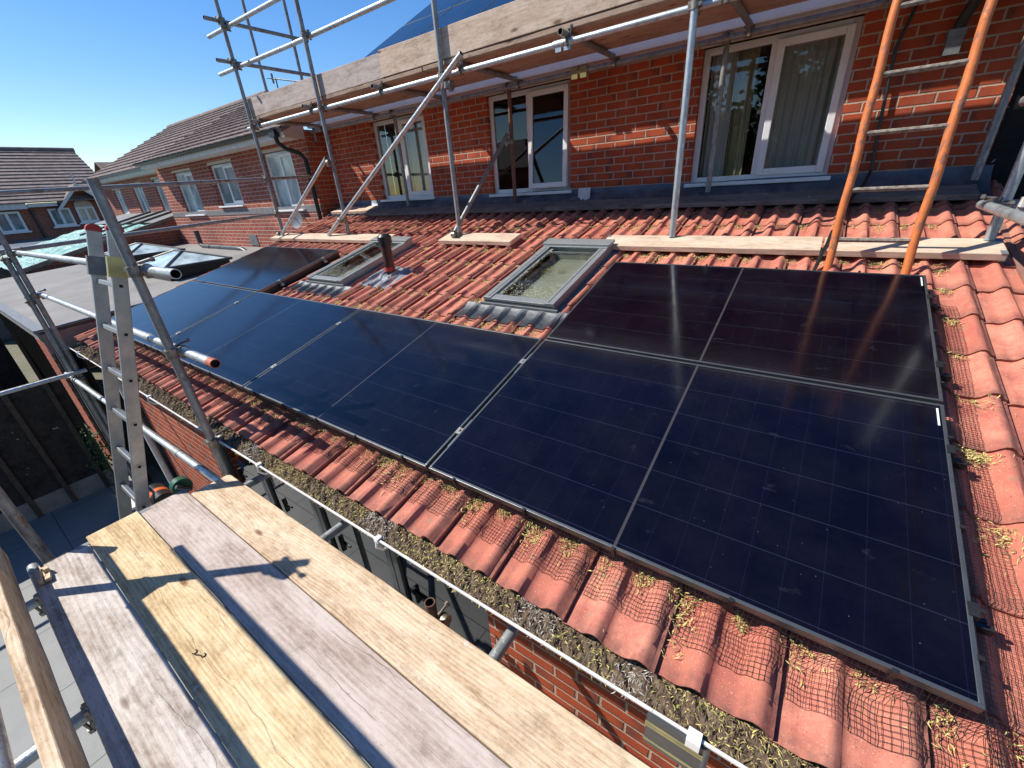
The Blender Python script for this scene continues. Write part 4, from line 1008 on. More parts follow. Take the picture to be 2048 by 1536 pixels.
# ------------------------------------------------------------------ ALUMINIUM LADDER (leans on the platform rails)
al = thing("aluminium_ladder", "aluminium ladder with red end caps leaning beside the near platform", "ladder", (-3.9, -1.3, GZ))
def lad_pt(x, z, off=0.0):
    # lean line: (Y -0.35, z 1.07) to (Y -0.80, z -0.51)
    return Vector((x, -0.275 + (z - 1.09) * 0.295 + off, z))
ld_dir = (lad_pt(0, 1) - lad_pt(0, 0)).normalized(); ld_n = Vector((0, ld_dir.z, -ld_dir.y))
for x in (-4.13, -3.715):
    st = MB(); a = lad_pt(x, GZ); b2 = lad_pt(x, 1.075)
    st.obox(a - ld_n * 0.034, (0.024, 0, 0), ld_n * 0.068, b2 - a)
    s_ = part(st, "stile", M['alu'], al, bevel=0.003)
    cp = MB(); n = 8; c0 = b2 + Vector((-0.003, 0, 0))
    ring = [c0 + ld_n * (0.037 * math.cos(math.pi * i / n)) + ld_dir * (0.030 * math.sin(math.pi * i / n)) for i in range(n + 1)]
    base_ = [c0 + ld_n * 0.037 - ld_dir * 0.012, c0 - ld_n * 0.037 - ld_dir * 0.012]
    outl = ring + [base_[1], base_[0]]
    o_ = len(outl); cp.add(outl + [p + Vector((0.030, 0, 0)) for p in outl], [tuple(range(o_)), tuple(range(2 * o_ - 1, o_ - 1, -1))] + [((i + 1) % o_, i, o_ + i, o_ + (i + 1) % o_) for i in range(o_)])
    part(cp, "end_cap", M['red_cap'], al)
    bk = MB(); c1 = lad_pt(x, 0.88 if x > -4 else 0.87)
    bk.obox(c1 - ld_n * 0.046 + Vector((-0.006, 0, 0)) - ld_dir * 0.055, (0.036, 0, 0), ld_n * 0.012, ld_dir * 0.11)
    bk.obox(c1 - ld_n * 0.046 + Vector((0.0245, 0, 0)) - ld_dir * 0.055, (0.005, 0, 0), ld_n * 0.082, ld_dir * 0.11)
    part(bk, "guide_bracket", M['brassy'] if x > -4 else M['grey_mid'], al)
z = -2.1
while z < 0.95:
    rb = MB(); c1 = lad_pt(-4.106, z); c2 = lad_pt(-3.715, z)
    rb.obox(c1 - ld_n * 0.014 - ld_dir * 0.014, c2 - c1, ld_n * 0.028, ld_dir * 0.028); part(rb, "rung", M['alu'], al, bevel=0.004)
    pg = MB(); c3 = c2 + Vector((0.0245, 0, 0)); pg.tube(c3, c3 + Vector((0.003, 0, 0)), 0.017, 14, False); pg.obox(c3 - ld_n * .008 - ld_dir * .008 + Vector((.0031, 0, 0)), (.0012, 0, 0), ld_n * .016, ld_dir * .016, 1)
    part(pg, "rung_end", [M['alu'], M['dark_in']], al)
    z += 0.262

# ------------------------------------------------------------------ ORANGE WOODEN POLE LADDER
ol = thing("orange_ladder", "old orange wooden ladder with worn rungs standing on the red tiles", "ladder", (-0.25, 2.42, 0.52))
def opt(x, z): return Vector((x, 2.40 + (z - 0.53) * 0.16, z))
for x0_, nm in ((-0.440, 0), (-0.058, 1)):
    st = MB(); pts = []; zz = 0.44
    while zz < 3.0:
        pts.append(opt(x0_ + (zz - .5) * 0.004 + 0.003 * math.sin(zz * 13 + nm), zz)); zz += 0.07
    st.path(pts, 0.0225, 12)
    for v in st.v: v.x += 0.0012 * math.sin(v.z * 90 + v.y * 40)
    part(st, "stile", M['orange'], ol, smooth=True)
for i, zz in enumerate((0.70, 0.985, 1.285, 1.575, 1.885, 2.19, 2.5)):
    rb = MB(); a = opt(-0.425, zz); b2 = opt(-0.07, zz)
    rb.tube(a, b2, 0.0135, 8, False); part(rb, "rung", M['rung'], ol, smooth=True)

# ------------------------------------------------------------------ THE BRICK HOUSE
WY = 4.0
HX0, HX1 = -7.98, 0.41
house = thing("brick_house", "red brick house behind the scaffold with white windows and panels on its roof", "house", (-3.8, WY, GZ))
WINS = [(-6.64, -5.46, 1.05, 2.16), (-4.33, -3.14, 1.035, 2.165), (-1.75, -0.575, 1.03, 2.165)]
wl = MB()
def wall_with(mb, x0, x1, z0, z1, y0, y1, wins):
    xs_ = [x0]
    for a, b_, c, d in wins:
        mb.box((xs_[-1], y0, z0), (a, y1, z1)); mb.box((a, y0, z0), (b_, y1, c)); mb.box((a, y0, d), (b_, y1, z1)); xs_.append(b_)
    mb.box((xs_[-1], y0, z0), (x1, y1, z1))
wall_with(wl, HX0, HX1, -0.2, 2.6, WY, WY + 0.28, WINS)
part(wl, "wall", M['brick'], house)
part(MB().box((HX0, WY + 0.29, -0.2), (HX1, 9.0, 2.5)).box((HX1 - .02, WY + .001, GZ), (HX1 + .004, 9, 2.6)) if False else MB().box((HX1 - .015, WY + 0.001, -0.2), (HX1 + .003, 10, 3.0)), "side_wall", M['brick_side'], house)
def window(parent, x0, x1, z0, z1, y, kind='two', open_=0, pane='glass', sill=True, fw=0.055, head=True):
    f = MB(); d0, d1 = y + 0.055, y + 0.115
    f.box((x0, d0, z0), (x0 + fw, d1, z1)); f.box((x1 - fw, d0, z0), (x1, d1, z1)); f.box((x0 + fw, d0, z0), (x1 - fw, d1, z0 + fw)); f.box((x0 + fw, d0, z1 - fw), (x1 - fw, d1, z1))
    xm = (x0 + x1) / 2 + (0.0 if kind == 'two' else 0.0)
    f.box((xm - 0.032, d0, z0 + fw), (xm + 0.032, d1, z1 - fw))
    wdw = part(f, "window", M['white'], parent, bevel=0.004)
    if head: part(MB().box((x0 - 0.02, y - 0.004, z1 - 0.0), (x1 + 0.02, y + 0.12, z1 + 0.055)), "head_trim", M['cream'], wdw)
    for k, (a, b_) in enumerate(((x0 + fw, xm - 0.032), (xm + 0.032, x1 - fw))):
        if k == 1:      # opening casement with its own sash
            sw = 0.058; s = MB(); q0, q1 = y + 0.035, y + 0.10
            a2, b2_ = a - 0.018, b_ + 0.018; c2, e2 = z0 + fw - 0.015, z1 - fw + 0.015
            s.box((a2, q0, c2), (a2 + sw, q1, e2)); s.box((b2_ - sw, q0, c2), (b2_, q1, e2)); s.box((a2 + sw, q0, c2), (b2_ - sw, q1, c2 + sw)); s.box((a2 + sw, q0, e2 - sw), (b2_ - sw, q1, e2))
            gp = MB().box((a2 + sw, q0 + 0.02, c2 + sw), (b2_ - sw, q0 + 0.026, e2 - sw))
            if open_:
                Rm = Matrix.Rotation(open_, 4, 'X'); piv = Vector((0, q1, e2))
                for mb_ in (s, gp): mb_.v = [piv + (Rm.to_3x3() @ (v - piv)) for v in mb_.v]
            so = part(s, "casement", M['white'], wdw, bevel=0.005); part(gp, "pane", M[pane], wdw)
        else:
            part(MB().box((a, y + 0.075, z0 + fw), (b_, y + 0.081, z1 - fw)), "pane", M[pane], wdw)
    if sill: part(MB().box((x0 - 0.035, y - 0.055, z0 - 0.03), (x1 + 0.035, y + 0.054, z0 + 0.004)), "sill", M['white'], wdw, bevel=0.006)
    return wdw
def curtain(parent, xa, xb, z0, z1, y, m, amp=0.018, per=0.055):
    mb = MB().grid(int((xb - xa) / 0.006), 1, lambda a, b: (xa + (xb - xa) * a, y + amp * math.sin((xb - xa) * a / per * 6.283) + 0.4 * amp * math.sin(a * 23), z0 + (z1 - z0) * b))
    part(mb, "curtain", M[m], parent, smooth=True)
w1 = window(house, *WINS[0][:2], *WINS[0][2:], WY); curtain(w1, -6.05, -5.50, 1.06, 2.12, WY + 0.20, 'curtain', 0.02, 0.09)
w2 = window(house, *WINS[1][:2], *WINS[1][2:], WY, open_=-0.07, pane='glass_dark')
w3 = window(house, *WINS[2][:2], *WINS[2][2:], WY); curtain(w3, -1.70, -1.47, 1.06, 2.13, WY + 0.19, 'curtain', 0.014, 0.05); curtain(w3, -1.47, -1.30, 1.06, 2.13, WY + 0.21, 'curtain_y', 0.014, 0.06); curtain(w3, -1.2, -0.62, 1.06, 2.13, WY + 0.24, 'curtain', 0.012, 0.07)
bl = MB()      # venetian blind in the middle window
for k in range(16): bl.obox((-4.27, WY + 0.19, 1.62 + k * 0.033), (0.50, 0, 0), (0, 0.018, 0.014), (0, 0, 0.0015))
part(bl, "blind", M['white'], w2)
rooms = MB()
for a, b_, c, d in WINS: rooms.add([(a, WY + .285, c - .05), (b_, WY + .285, c - .05), (b_, WY + .285, d + .05), (a, WY + .285, d + .05), (a - .6, 6.4, c - .4), (b_ + .6, 6.4, c - .4), (b_ + .6, 6.4, d + .3), (a - .6, 6.4, d + .3)], [(4, 7, 6, 5), (0, 3, 7, 4), (1, 5, 6, 2), (0, 4, 5, 1), (3, 2, 6, 7)])
part(rooms, "room_interior", M['room'], house)
# eaves
ef = MB().box((HX0 + 0.01, 3.765, 2.215), (0.62, 3.785, 2.42)); ef.box((HX0 + 0.01, 3.785, 2.215), (0.62, 4.0, 2.227)); part(ef, "eaves_board", M['white'], house)
EG_Y, EG_Z = 3.63, 2.40
gt = MB(); n = 8
def gut(mb, x0, x1, yc, zc, r=0.056):
    o0 = len(mb.v)
    for x in (x0, x1): mb.v += [Vector((x, yc - r * math.cos(math.pi * i / n), zc - r * math.sin(math.pi * i / n))) for i in range(n + 1)]
    for j in range(n): mb.f.append((o0 + j, o0 + n + 1 + j, o0 + n + 2 + j, o0 + j + 1)); mb.mi.append(0)
gut(gt, HX0 + .05, 0.6, 3.705, 2.42); part(gt, "gutter", M['black_pl'], house, smooth=True)
# stepped tile roof surface
def step_roof(x0, x1, y0, z0, y1, pitch, name, parent, m, gauge=0.29, ridge=True, over=0.0):
    mb = MB(); c, s_ = math.cos(pitch), math.sin(pitch); Ls = (y1 - y0) / c; nr = int(Ls / gauge)
    rot = Matrix(((1, 0, 0), (0, c, -s_), (0, s_, c))); org = Vector((x0, y0, z0)); nn = rot @ Vector((0, 0, 1)); ey = rot @ Vector((0, 1, 0))
    nx = max(4, int((x1 - x0) / 0.15))
    for r in range(nr):
        for a in range(0, nx):
            xa = x0 + (x1 - x0) * a / nx; xb = x0 + (x1 - x0) * (a + 1) / nx
            w_ = 0.006 * ((a + r) % 2)
            p0 = Vector((xa, y0, z0)) + ey * (r * gauge); p1 = Vector((xb, y0, z0)) + ey * (r * gauge); L_ = ey * gauge
            h0 = nn * (0.030 + w_); h1 = nn * 0.004
            mb.add([p0 + h0, p1 + h0, p1 + L_ + h1, p0 + L_ + h1, p0, p1], [(0, 1, 2, 3), (4, 5, 1, 0)])
    mb.obox(Vector((x0, y0, z0)) - nn * 0.05, (x1 - x0, 0, 0), ey * (nr * gauge), nn * 0.045)
    o = part(mb, name, m, parent, origin=org, rot=rot)
    if ridge:
        e = Vector((0, y0, z0)) + ey * (nr * gauge); rd = MB().tube((x0 - .02, e.y, e.z - 0.03), (x1 + .02, e.y, e.z - 0.03), 0.09, 10, False); part(rd, "ridge_tiles", m, parent, smooth=True)
    return rot, org, nr * gauge
P31 = math.radians(31)
HROT, HORG, HL = step_roof(-7.50, 0.7, 3.66, 2.455, 8.6, P31, "roof", house, M['slate'])
k = 0
for r_ in range(3):
    for c_ in range(6):
        x0 = -7.27 + c_ * 1.185
        org = HORG + HROT @ Vector((x0 + 7.50, (4.17 - 3.66) / math.cos(P31) + r_ * 1.795, 0.115))
        row_n = ["lowest", "middle", "top"][r_]; col_n = ["leftmost", "second from the left", "third from the left", "fourth from the left", "fifth from the left", "sixth from the left"][c_]
        pt = atY(0, 0, 5)
        make_panel(org, HROT, 1.16, 1.77, M['pv_up'], "solar panel on the high roof above the deck, %s row, %s" % (row_n, col_n), "solar panels on the high main roof", name="roof_solar_panel")
# downpipe top right (black swan neck with grey shoe)
dp = MB().path([(0.10, 3.68, 2.38), (0.09, 3.72, 2.30), (0.05, 3.84, 2.14), (0.0, 3.93, 1.98), (-0.01, 3.95, 1.9)], 0.034, 12); dpo = part(dp, "downpipe", M['black_pl'], house, smooth=True)
part(MB().box((-0.05, 3.90, 1.79), (0.035, 3.985, 1.90)).box((-0.055, 3.895, 1.895), (0.04, 3.99, 1.94)), "grey_shoe", M['grey_mid'], dpo)

# ------------------------------------------------------------------ NEIGHBOUR HOUSES
NY = 3.68
nb = thing("neighbour_house", "neighbouring red brick house with brown tiled roof, directly left of the scaffold", "house", (-11.5, NY, GZ))
def aw(q0, q1): 
    a = atY(*q0, NY); b_ = atY(*q1, NY); return (a.x, b_.x, b_.z, a.z)
NW = [(-15.55 + 1.9, -12.92 + 0.1, 0, 0)]
def nwin(xl, xr, zb, zt): return (xl, xr, zb, zt)
XL = -15.05
nwins = [nwin(-14.05, -12.95, 0.97, 1.93), nwin(-11.95, -10.85, 1.12, 1.95), nwin(-9.55, -8.55, 0.98, 1.97)]
wl = MB(); wall_with(wl, XL, HX0 + 0.002, -0.2, 2.2, NY, NY + 0.3, nwins); part(wl, "wall", M['brick_nb'], nb)
part(MB().box((HX0 - .01, NY + .001, -0.2), (HX0 + .004, WY, 2.2)), "side_wall", M['brick_side'], nb)
part(MB().box((XL, NY - 0.006, 0.93), (HX0, NY, 1.04)), "string_course", mottled("grey_band", (0.20, 0.19, 0.19), (0.15, 0.145, 0.15), 9, 0.8), nb)
for i, q in enumerate(nwins):
    w_ = window(nb, *q, NY - 0.0, pane='farpane_light' if i != 1 else 'farpane', head=True)
part(MB().box((-14.9, NY - .35, 2.08), (HX0 - .03, NY - .33, 2.22)).box((-14.9, NY - .33, 2.08), (HX0 - .03, NY, 2.095)), "eaves_board", M['white_dirty'], nb)
gt = MB(); gut(gt, -15.0, -8.1, NY - 0.40, 2.21); part(gt, "gutter", M['black_pl'], nb, smooth=True)
part(MB().add([(HX0 - .028, NY - .36, 2.08), (HX0 - .028, NY + .02, 2.06), (HX0 - .028, NY + .02, 2.42), (HX0 - .028, NY - .36, 2.24), (HX0 + .0, NY - .36, 2.08), (HX0 + 0.0, NY + .02, 2.06), (HX0 + .0, NY + .02, 2.42), (HX0 + .0, NY - .36, 2.24)], [(0, 3, 2, 1), (4, 5, 6, 7), (0, 1, 5, 4), (3, 7, 6, 2), (0, 4, 7, 3), (1, 2, 6, 5)]), "box_end", M['cream'], nb)
P29 = math.radians(29)
step_roof(-15.1, HX0 + .02, NY - 0.40, 2.20, 7.3, math.radians(25.2), "roof", nb, M['slate'], gauge=0.30)
dp = MB().path([(-8.22, NY - .38, 2.16), (-8.22, NY - .36, 2.02), (-8.16, NY - .28, 1.93), (-8.05, NY - .12, 1.85), (-8.03, NY - .06, 1.76), (-8.03, NY - 0.05, 0.62)], 0.036, 12); part(dp, "downpipe", M['black_pl'], nb, smooth=True)
b_ = MB().box((-8.30, NY - .44, 2.10), (-8.12, NY - .32, 2.20)); part(b_, "gutter_outlet", M['black_pl'], nb)
wires = MB().path([(-12.2, NY - .01, 1.62), (-11.9, NY - .015, 1.45), (-12.05, NY - .01, 1.15)], 0.006, 5); part(wires, "loose_wire", M['black_pl'], nb)
# satellite dish
ds = MB(); cdish = Vector((-8.62, NY - 0.17, 0.80)); dn = Vector((0.25, -0.93, 0.25)).normalized(); du_ = dn.orthogonal().normalized(); dv_ = dn.cross(du_)
for rr in range(5):
    for i in range(24):
        pass
def dish(a, b): 
    r = 0.15 * b; an = a * 2 * math.pi; return cdish + (du_ * math.cos(an) + dv_ * math.sin(an)) * r + dn * (0.9 * r * r)
dth = thing("satellite_dish", "grey satellite dish on the neighbouring brick wall near the tiled roof edge", "satellite dish", tuple(cdish))
part(MB().grid(24, 5, dish), "dish", M['grey_mid'], dth, smooth=True)
part(MB().path([cdish - dn * .0, cdish + Vector((0, 0.17, 0.02))], 0.012, 8), "bracket", M['grey_mid'], dth); part(MB().path([cdish - dv_ * .13, cdish + dn * 0.2], 0.007, 6), "arm", M['grey_mid'], dth)
# second terrace house, further left, set back
n2 = thing("far_terrace_house", "red brick terrace house set back beyond the neighbour, three upper windows above the green lean-to", "house", (-19, 4.3, GZ))
F2 = 4.3
w2s = [(-21.7, -20.9, 1.05, 1.86), (-19.65, -18.7, 1.0, 1.93), (-17.6, -16.55, 1.03, 1.98)]
wl = MB(); wall_with(wl, -23.0, XL - 0.001, -0.2, 2.2, F2, F2 + 0.3, w2s); part(wl, "wall", M['brick_nb'], n2)
part(MB().box((XL - .012, NY, -0.2), (XL - .001, F2, 2.15)), "side_wall", M['brick_side'], n2)
for q in w2s: window(n2, *q, F2, pane='farpane_light')
part(MB().box((-23.0, F2 - .33, 2.12), (XL - .02, F2 - .31, 2.26)).box((-23, F2 - .31, 2.12), (XL - .02, F2, 2.135)), "eaves_board", M['white_dirty'], n2)
gt = MB(); gut(gt, -23, XL - .05, F2 - 0.38, 2.25); part(gt, "gutter", M['grey_mid'], n2, smooth=True)
step_roof(-23.05, XL - .06, F2 - 0.42, 2.24, 7.3, P29, "roof", n2, M['slate'], gauge=0.30)
part(MB().box((-23, F2 - .05, 0.80), (XL - .02, F2, 0.99)), "lead_band", M['grey_mid'], n2)
# aerial on ridge
ae = thing("tv_aerial", "small television aerial on the ridge of the neighbouring roof", "aerial", (-12.9, 7.3, 4.3))
a0 = atY(556, 178, 7.3); a1 = atY(551, 156, 7.3)
part(MB().path([a0 - Vector((0, 0, .3)), a1], 0.02, 6), "mast", M['grey_mid'], ae); e0 = atY(545, 157, 7.3); e1 = atY(600, 163, 7.3)
bm2 = MB().path([e0, e1], 0.015, 6)
for k in range(9):
    p = e0.lerp(e1, k / 8); bm2.path([p - Vector((0, .18, 0.02)), p + Vector((0, .18, .02))], 0.008, 5)
bm2.path([e0 + Vector((0, 0, -.12)), e0 + Vector((0, 0, .12))], 0.03, 6)
part(bm2, "elements", M['grey_mid'], ae)

# lean-to with green sheet, brick side wall
lt = thing("lean_to", "lean-to roof covered with crinkled green sheeting against the far terrace house", "lean-to", (-17, 2, GZ))
def ltp(x, y, h=0.0): return Vector((x, y, 0.141 + (y - 0.758) * 0.2557 + h))
part(MB().grid(60, 30, lambda a, b: ltp(-21.5 + 6.2 * a, 0.40 + 3.1 * b, 0.03 * math.sin(a * 40 + b * 13) * math.sin(b * 31 + a * 9)), 0), "green_sheet", M['tarp'], lt, smooth=True)
bt = MB(); 
for x in (-18.6, -17.5, -16.4): part(MB().obox(ltp(x, 2.3, .05), (0.06, 0, 0), ltp(0, 4.25, 0) - ltp(0, 2.3, 0), (0, 0, 0.05)), 'batten', M['w_old'], lt)
pass
part(MB().obox(ltp(-15.30, 0.35, -0.02), (0.09, 0, 0), ltp(0, 4.25, 0) - ltp(0, .35, 0), (0, 0, 0.09)), "edge_board", M['w_old'], lt)
part(MB().grid(1, 1, lambda a, b: ltp(-21.5 + 6.18 * a, 3.3 + .95 * b, 0.045)), "slate_strip", M['grey_mid'], lt)
sw = MB(); sw.add([(-15.31, 0.36, GZ), (-15.31, 4.28, GZ), ltp(-15.31, 4.28, -.03), ltp(-15.31, .36, -.03), (-15.22, 0.36, GZ), (-15.22, 4.28, GZ), ltp(-15.22, 4.28, -.03), ltp(-15.22, .36, -.03)], [(0, 3, 2, 1), (4, 5, 6, 7), (0, 4, 7, 3), (3, 7, 6, 2), (1, 2, 6, 5)])
part(sw, "side_wall", M['brick_old'], lt)
part(MB().box((-27, -0.5, GZ), (-21.7, 4.2, 0.28)), "rear_store", M['lead'], lt)

# neighbour flat roofed extension
fx = thing("flat_roof_extension", "low extension with grey felt flat roof and two roof lanterns", "extension", (-11.5, 1.6, GZ))
def fz(y): return -0.045 + (y + 0.45) * 0.070
fr_ = MB(); 
fr_.add([(-15.2, -0.46, fz(-.46)), (-7.72, -0.46, fz(-.46)), (-7.72, NY, fz(NY)), (-15.2, NY, fz(NY)), (-15.2, -0.46, fz(-.46) - .09), (-7.72, -0.46, fz(-.46) - .09), (-7.72, NY, fz(NY) - .09), (-15.2, NY, fz(NY) - .09)], [(0, 1, 2, 3), (0, 4, 5, 1), (1, 5, 6, 2), (3, 7, 4, 0), (7, 6, 5, 4)])
part(fr_, "flat_roof", M['felt'], fx)
kb = MB(); kb.obox((-15.2, -0.475, fz(-.46) + .002), (7.47, 0, 0), (0, 0.11, 0), (0, 0, 0.03)); kb.obox((-7.79, -0.36, fz(-.36) + .001), (0.07, 0, 0), (0, 3.9, 3.9 * .07), (0, 0, 0.025)); part(kb, "kerb_trim", M['grey_mid'], fx)
part(MB().obox((-7.715, -0.44, -0.30), (0.02, 0, 0), (0, 1.3, 0.06), (0, 0, 0.235)), "side_upstand", mottled("dusty_fascia", (0.20, 0.16, 0.16), (0.16, 0.13, 0.13), 6, 0.8), fx)
part(MB().obox((-7.718, -0.44, -0.063), (0.03, 0, 0), (0, 1.6, 0.10), (0, 0, 0.03)), "edge_trim", M["black_pl"], fx)
wl = MB(); wl.box((-9.45, -0.36, GZ), (-8.78, -0.10, -0.13)); part(wl, "brick_pier", M['brick'], fx)
part(MB().box((-15.2, -0.26, GZ), (-9.455, -0.10, -0.13)), "dark_wall", mat("matt_black_paint", 1.0, 0, (0.008, 0.008, 0.008), 0.0)[0], fx)
o = MB().grid(1, 1, lambda a, b: (-15.1 + 6.75 * a, -9 + 8.6 * b, GZ + 0.004)).build("neighbour_patio", mottled("shaded_patio", (0.13, 0.115, 0.095), (0.07, 0.062, 0.052), 1.5, 0.9)); o['kind'] = 'structure'
for k_, (xa, xb) in enumerate(((-11.3, -10.3), (-10.25, -9.3))):
    tag(MB().box((xa, -1.15, GZ), (xb, -0.62, GZ + 0.42)).build("concrete_block", M['concrete'], bevel=0.01), ["pale concrete block against the dark wall, left one of the pair", "pale concrete block against the dark wall, right one of the pair"][k_], "concrete block", "concrete blocks below the flat roof")
for i, (a, b_) in enumerate(((-8.78, -8.43), (-8.43, -8.08), (-8.08, -7.73))):
    f = MB().box((a, -0.34, GZ), (a + .05, -0.28, -.14)).box((b_ - .05, -0.34, GZ), (b_ - .003, -0.28, -.14)).box((a + .05, -.34, -.2), (b_ - .05, -.28, -.14)); fo = part(f, "glazed_door", M['grey_pl'], fx); part(MB().box((a + .05, -.32, GZ), (b_ - .05, -.30, -.2)), "pane", M['glass_dark'], fo)
part(MB().grid(1, 1, lambda a, b: (-8.78 + 1.05 * a, -0.2, GZ + 2.2 * b)), "dark_interior", M['room'], fx)
for (lx, ly, sx, sy, lab) in ((-9.75, 1.83, 1.45, 0.95, "roof lantern with grey bars on the flat roof, the nearer one beside the solar panels"), (-12.9, 2.15, 1.6, 1.0, "roof lantern on the flat roof, the farther one behind the leaning tube")):
    zb = fz(ly); t = thing("roof_lantern", lab, "roof lantern", (lx, ly, zb), "roof lanterns on the flat roof")
    cb = MB().box((lx - sx / 2, ly - sy / 2, zb - 0.06), (lx + sx / 2, ly + sy / 2, zb + 0.17)); part(cb, "kerb", M['black_pl'], t)
    z0 = zb + 0.18; z1 = zb + 0.36
    c4 = [Vector((lx - sx / 2 - .03, ly - sy / 2 - .03, z0)), Vector((lx + sx / 2 + .03, ly - sy / 2 - .03, z0)), Vector((lx + sx / 2 + .03, ly + sy / 2 + .03, z0)), Vector((lx - sx / 2 - .03, ly + sy / 2 + .03, z0))]
    r0, r1 = Vector((lx - 0.18, ly, z1)), Vector((lx + 0.18, ly, z1))
    gl = MB().add([c4[0], c4[1], c4[2], c4[3], r0, r1], [(0, 1, 5, 4), (1, 2, 5), (2, 3, 4, 5), (3, 0, 4)]); part(gl, "glazing", M['farpane_light'], t)
    for a, b_ in ((c4[0], r0), (c4[1], r1), (c4[2], r1), (c4[3], r0), (r0, r1), (c4[0], c4[1]), (c4[1], c4[2]), (c4[2], c4[3]), (c4[3], c4[0])): part(MB().path([a, b_], 0.022, 6), "glazing_bar", M['grey_pl'], t)
pp = MB().path([(-13.2, 3.42, 0.62), (-13.2, 3.42, 0.30), (-13.0, 3.40, 0.25), (-11.2, 3.38, 0.25), (-10.9, 3.36, 0.24), (-10.7, 3.40, 0.14)], 0.055, 12)
for x in (-12.6, -12.0, -11.4): pp.tube((x, 3.39, .25), (x + .04, 3.39, .25), 0.062, 12, False)
part(pp, "waste_pipe", M['grey_pl'], fx, smooth=True)
part(MB().box((-11.1, NY - .012, 0.28), (-10.75, NY - .002, 0.50)), "vent_plate", M['grey_mid'], fx)

# ------------------------------------------------------------------ FENCES + GARDEN
def fence(X, y0, y1, zt, label, base=True, posts=(), nb_=8):
    t = thing("garden_fence", label, "fence", (X, (y0 + y1) / 2, GZ), "dark garden fences")
    pn = MB(); zb = GZ + 0.25; hh = (zt - zb) / nb_
    for k in range(nb_): 
        z = zb + k * hh; pn.add([(X + .022, y0, z), (X + .022, y1, z), (X + .006, y1, z + hh + .01), (X + .006, y0, z + hh + .01), (X, y0, z), (X, y1, z)], [(0, 1, 2, 3), (4, 5, 1, 0)])
    pn.box((X - .01, y0, zb), (X, y1, zt)); part(pn, "boards", M['fence'], t)
    for y in posts: part(MB().box((X + .022, y, GZ), (X + .07, y + .05, zt + .02)), "post", M['fence_rail'], t)
    part(MB().box((X - .01, y0, GZ), (X + .04, y1, zb)), "gravel_board", M['concrete'], t)
    part(MB().box((X - .012, y0, zt), (X + .035, y1, zt + .02)), "capping", M['fence_rail'], t)
fence(-8.28, -3.6, -0.47, -0.72, "dark stained timber fence behind the aluminium ladder, closest to the platform", posts=(-3.0, -2.2, -1.75, -1.32, -0.98, -0.62))
fence(-14.3, -4.5, -0.47, -0.60, "black fence at the far side of the neighbour's garden", posts=(-3, -1.6, -0.9))
pl = thing("small_tree", "thin leafy plant growing in the gap behind the aluminium ladder", "plant", (-7.9, -0.9, GZ))
pm = MB(); pm.path([(-7.75, -0.52, GZ), (-7.74, -0.51, GZ + .5), (-7.72, -0.50, GZ + .95)], 0.012, 6); part(pm, "stem", M['bark'], pl)
lf_ = MB()
for k in range(260):
    c = Vector((-7.74 + rg.gauss(0, .10), -0.50 + rg.gauss(0, .06), GZ + rg.uniform(.25, 1.1))); a = Vector((rg.uniform(-1, 1), rg.uniform(-1, 1), rg.uniform(-.5, 1))).normalized() * rg.uniform(.02, .045); b2 = a.orthogonal().normalized() * .012
    lf_.add([c - a, c - b2, c + a, c + b2], [(0, 1, 2, 3)])
part(lf_, "foliage", M['leaf'], pl)
# items on the patio below the ladder
hr = thing("hose_reel", "green hose reel standing on the patio beyond the end of the platform", "hose reel", (-5.4, -.5, GZ))
c = Vector((-5.20, -0.315, -1.31))
part(MB().tube(c + Vector((-.04, 0, -.0)), c + Vector((.04, 0, .0)), 0.085, 22, False).tube(c + Vector((-.06, 0, 0)), c + Vector((.055, 0, 0)), 0.04, 16, False), "drum", M['green_pl'], hr, smooth=True)
part(MB().path([c + Vector((.0, 0, -.0)), (c.x, c.y, GZ)], 0.02, 6).path([c + Vector((.07, .05, -.05)), c + Vector((.075, -.05, .05))], 0.02, 6), "stand", M['grey_pl'], hr)
gn = thing("garden_roller", "small dark drum with an orange stripe and a bent metal handle on the patio", "drum", (-6.4, -.45, GZ))
c = Vector((-5.85, -0.42, -1.66))
part(MB().tube(c + Vector((-.16, 0, 0)), c + Vector((.16, 0, 0)), 0.10, 18, False), "drum", M['black_pl'], gn, smooth=True); part(MB().tube(c + Vector((-.03, 0, 0)), c + Vector((.04, 0, 0)), 0.1015, 18, False), "stripe", M['orange_pl'], gn, smooth=True)
part(MB().path([c + Vector((.2, -.1, -.5)), c + Vector((.2, -.12, .1)), c + Vector((-.1, -.1, .25)), c + Vector((-.28, -.05, .12))], 0.014, 8), "handle", M['galv'], gn)
bb = thing("blue_box", "blue and white plastic box on the patio behind the ladder", "box", (-7, -.45, GZ))
part(MB().box((-7.35, -0.62, GZ), (-6.85, -0.38, GZ + .22)), "tub", M['blue'], bb, bevel=.02); part(MB().box((-7.37, -.64, GZ + .22), (-6.83, -.36, GZ + .25)), "lid", M['white_dirty'], bb)
dpz = thing("drain_pipe", "pale downpipe running down the extension wall behind the ladder", "downpipe", (-6.98, -0.12, GZ))
part(MB().path([(-6.95, -.12, -.3), (-6.95, -.12, GZ)], 0.034, 10), "pipe", M['white_dirty'], dpz); part(MB().box((-7.0, -.16, -.36), (-6.9, -.08, -.27)), "socket", M['white_dirty'], dpz)

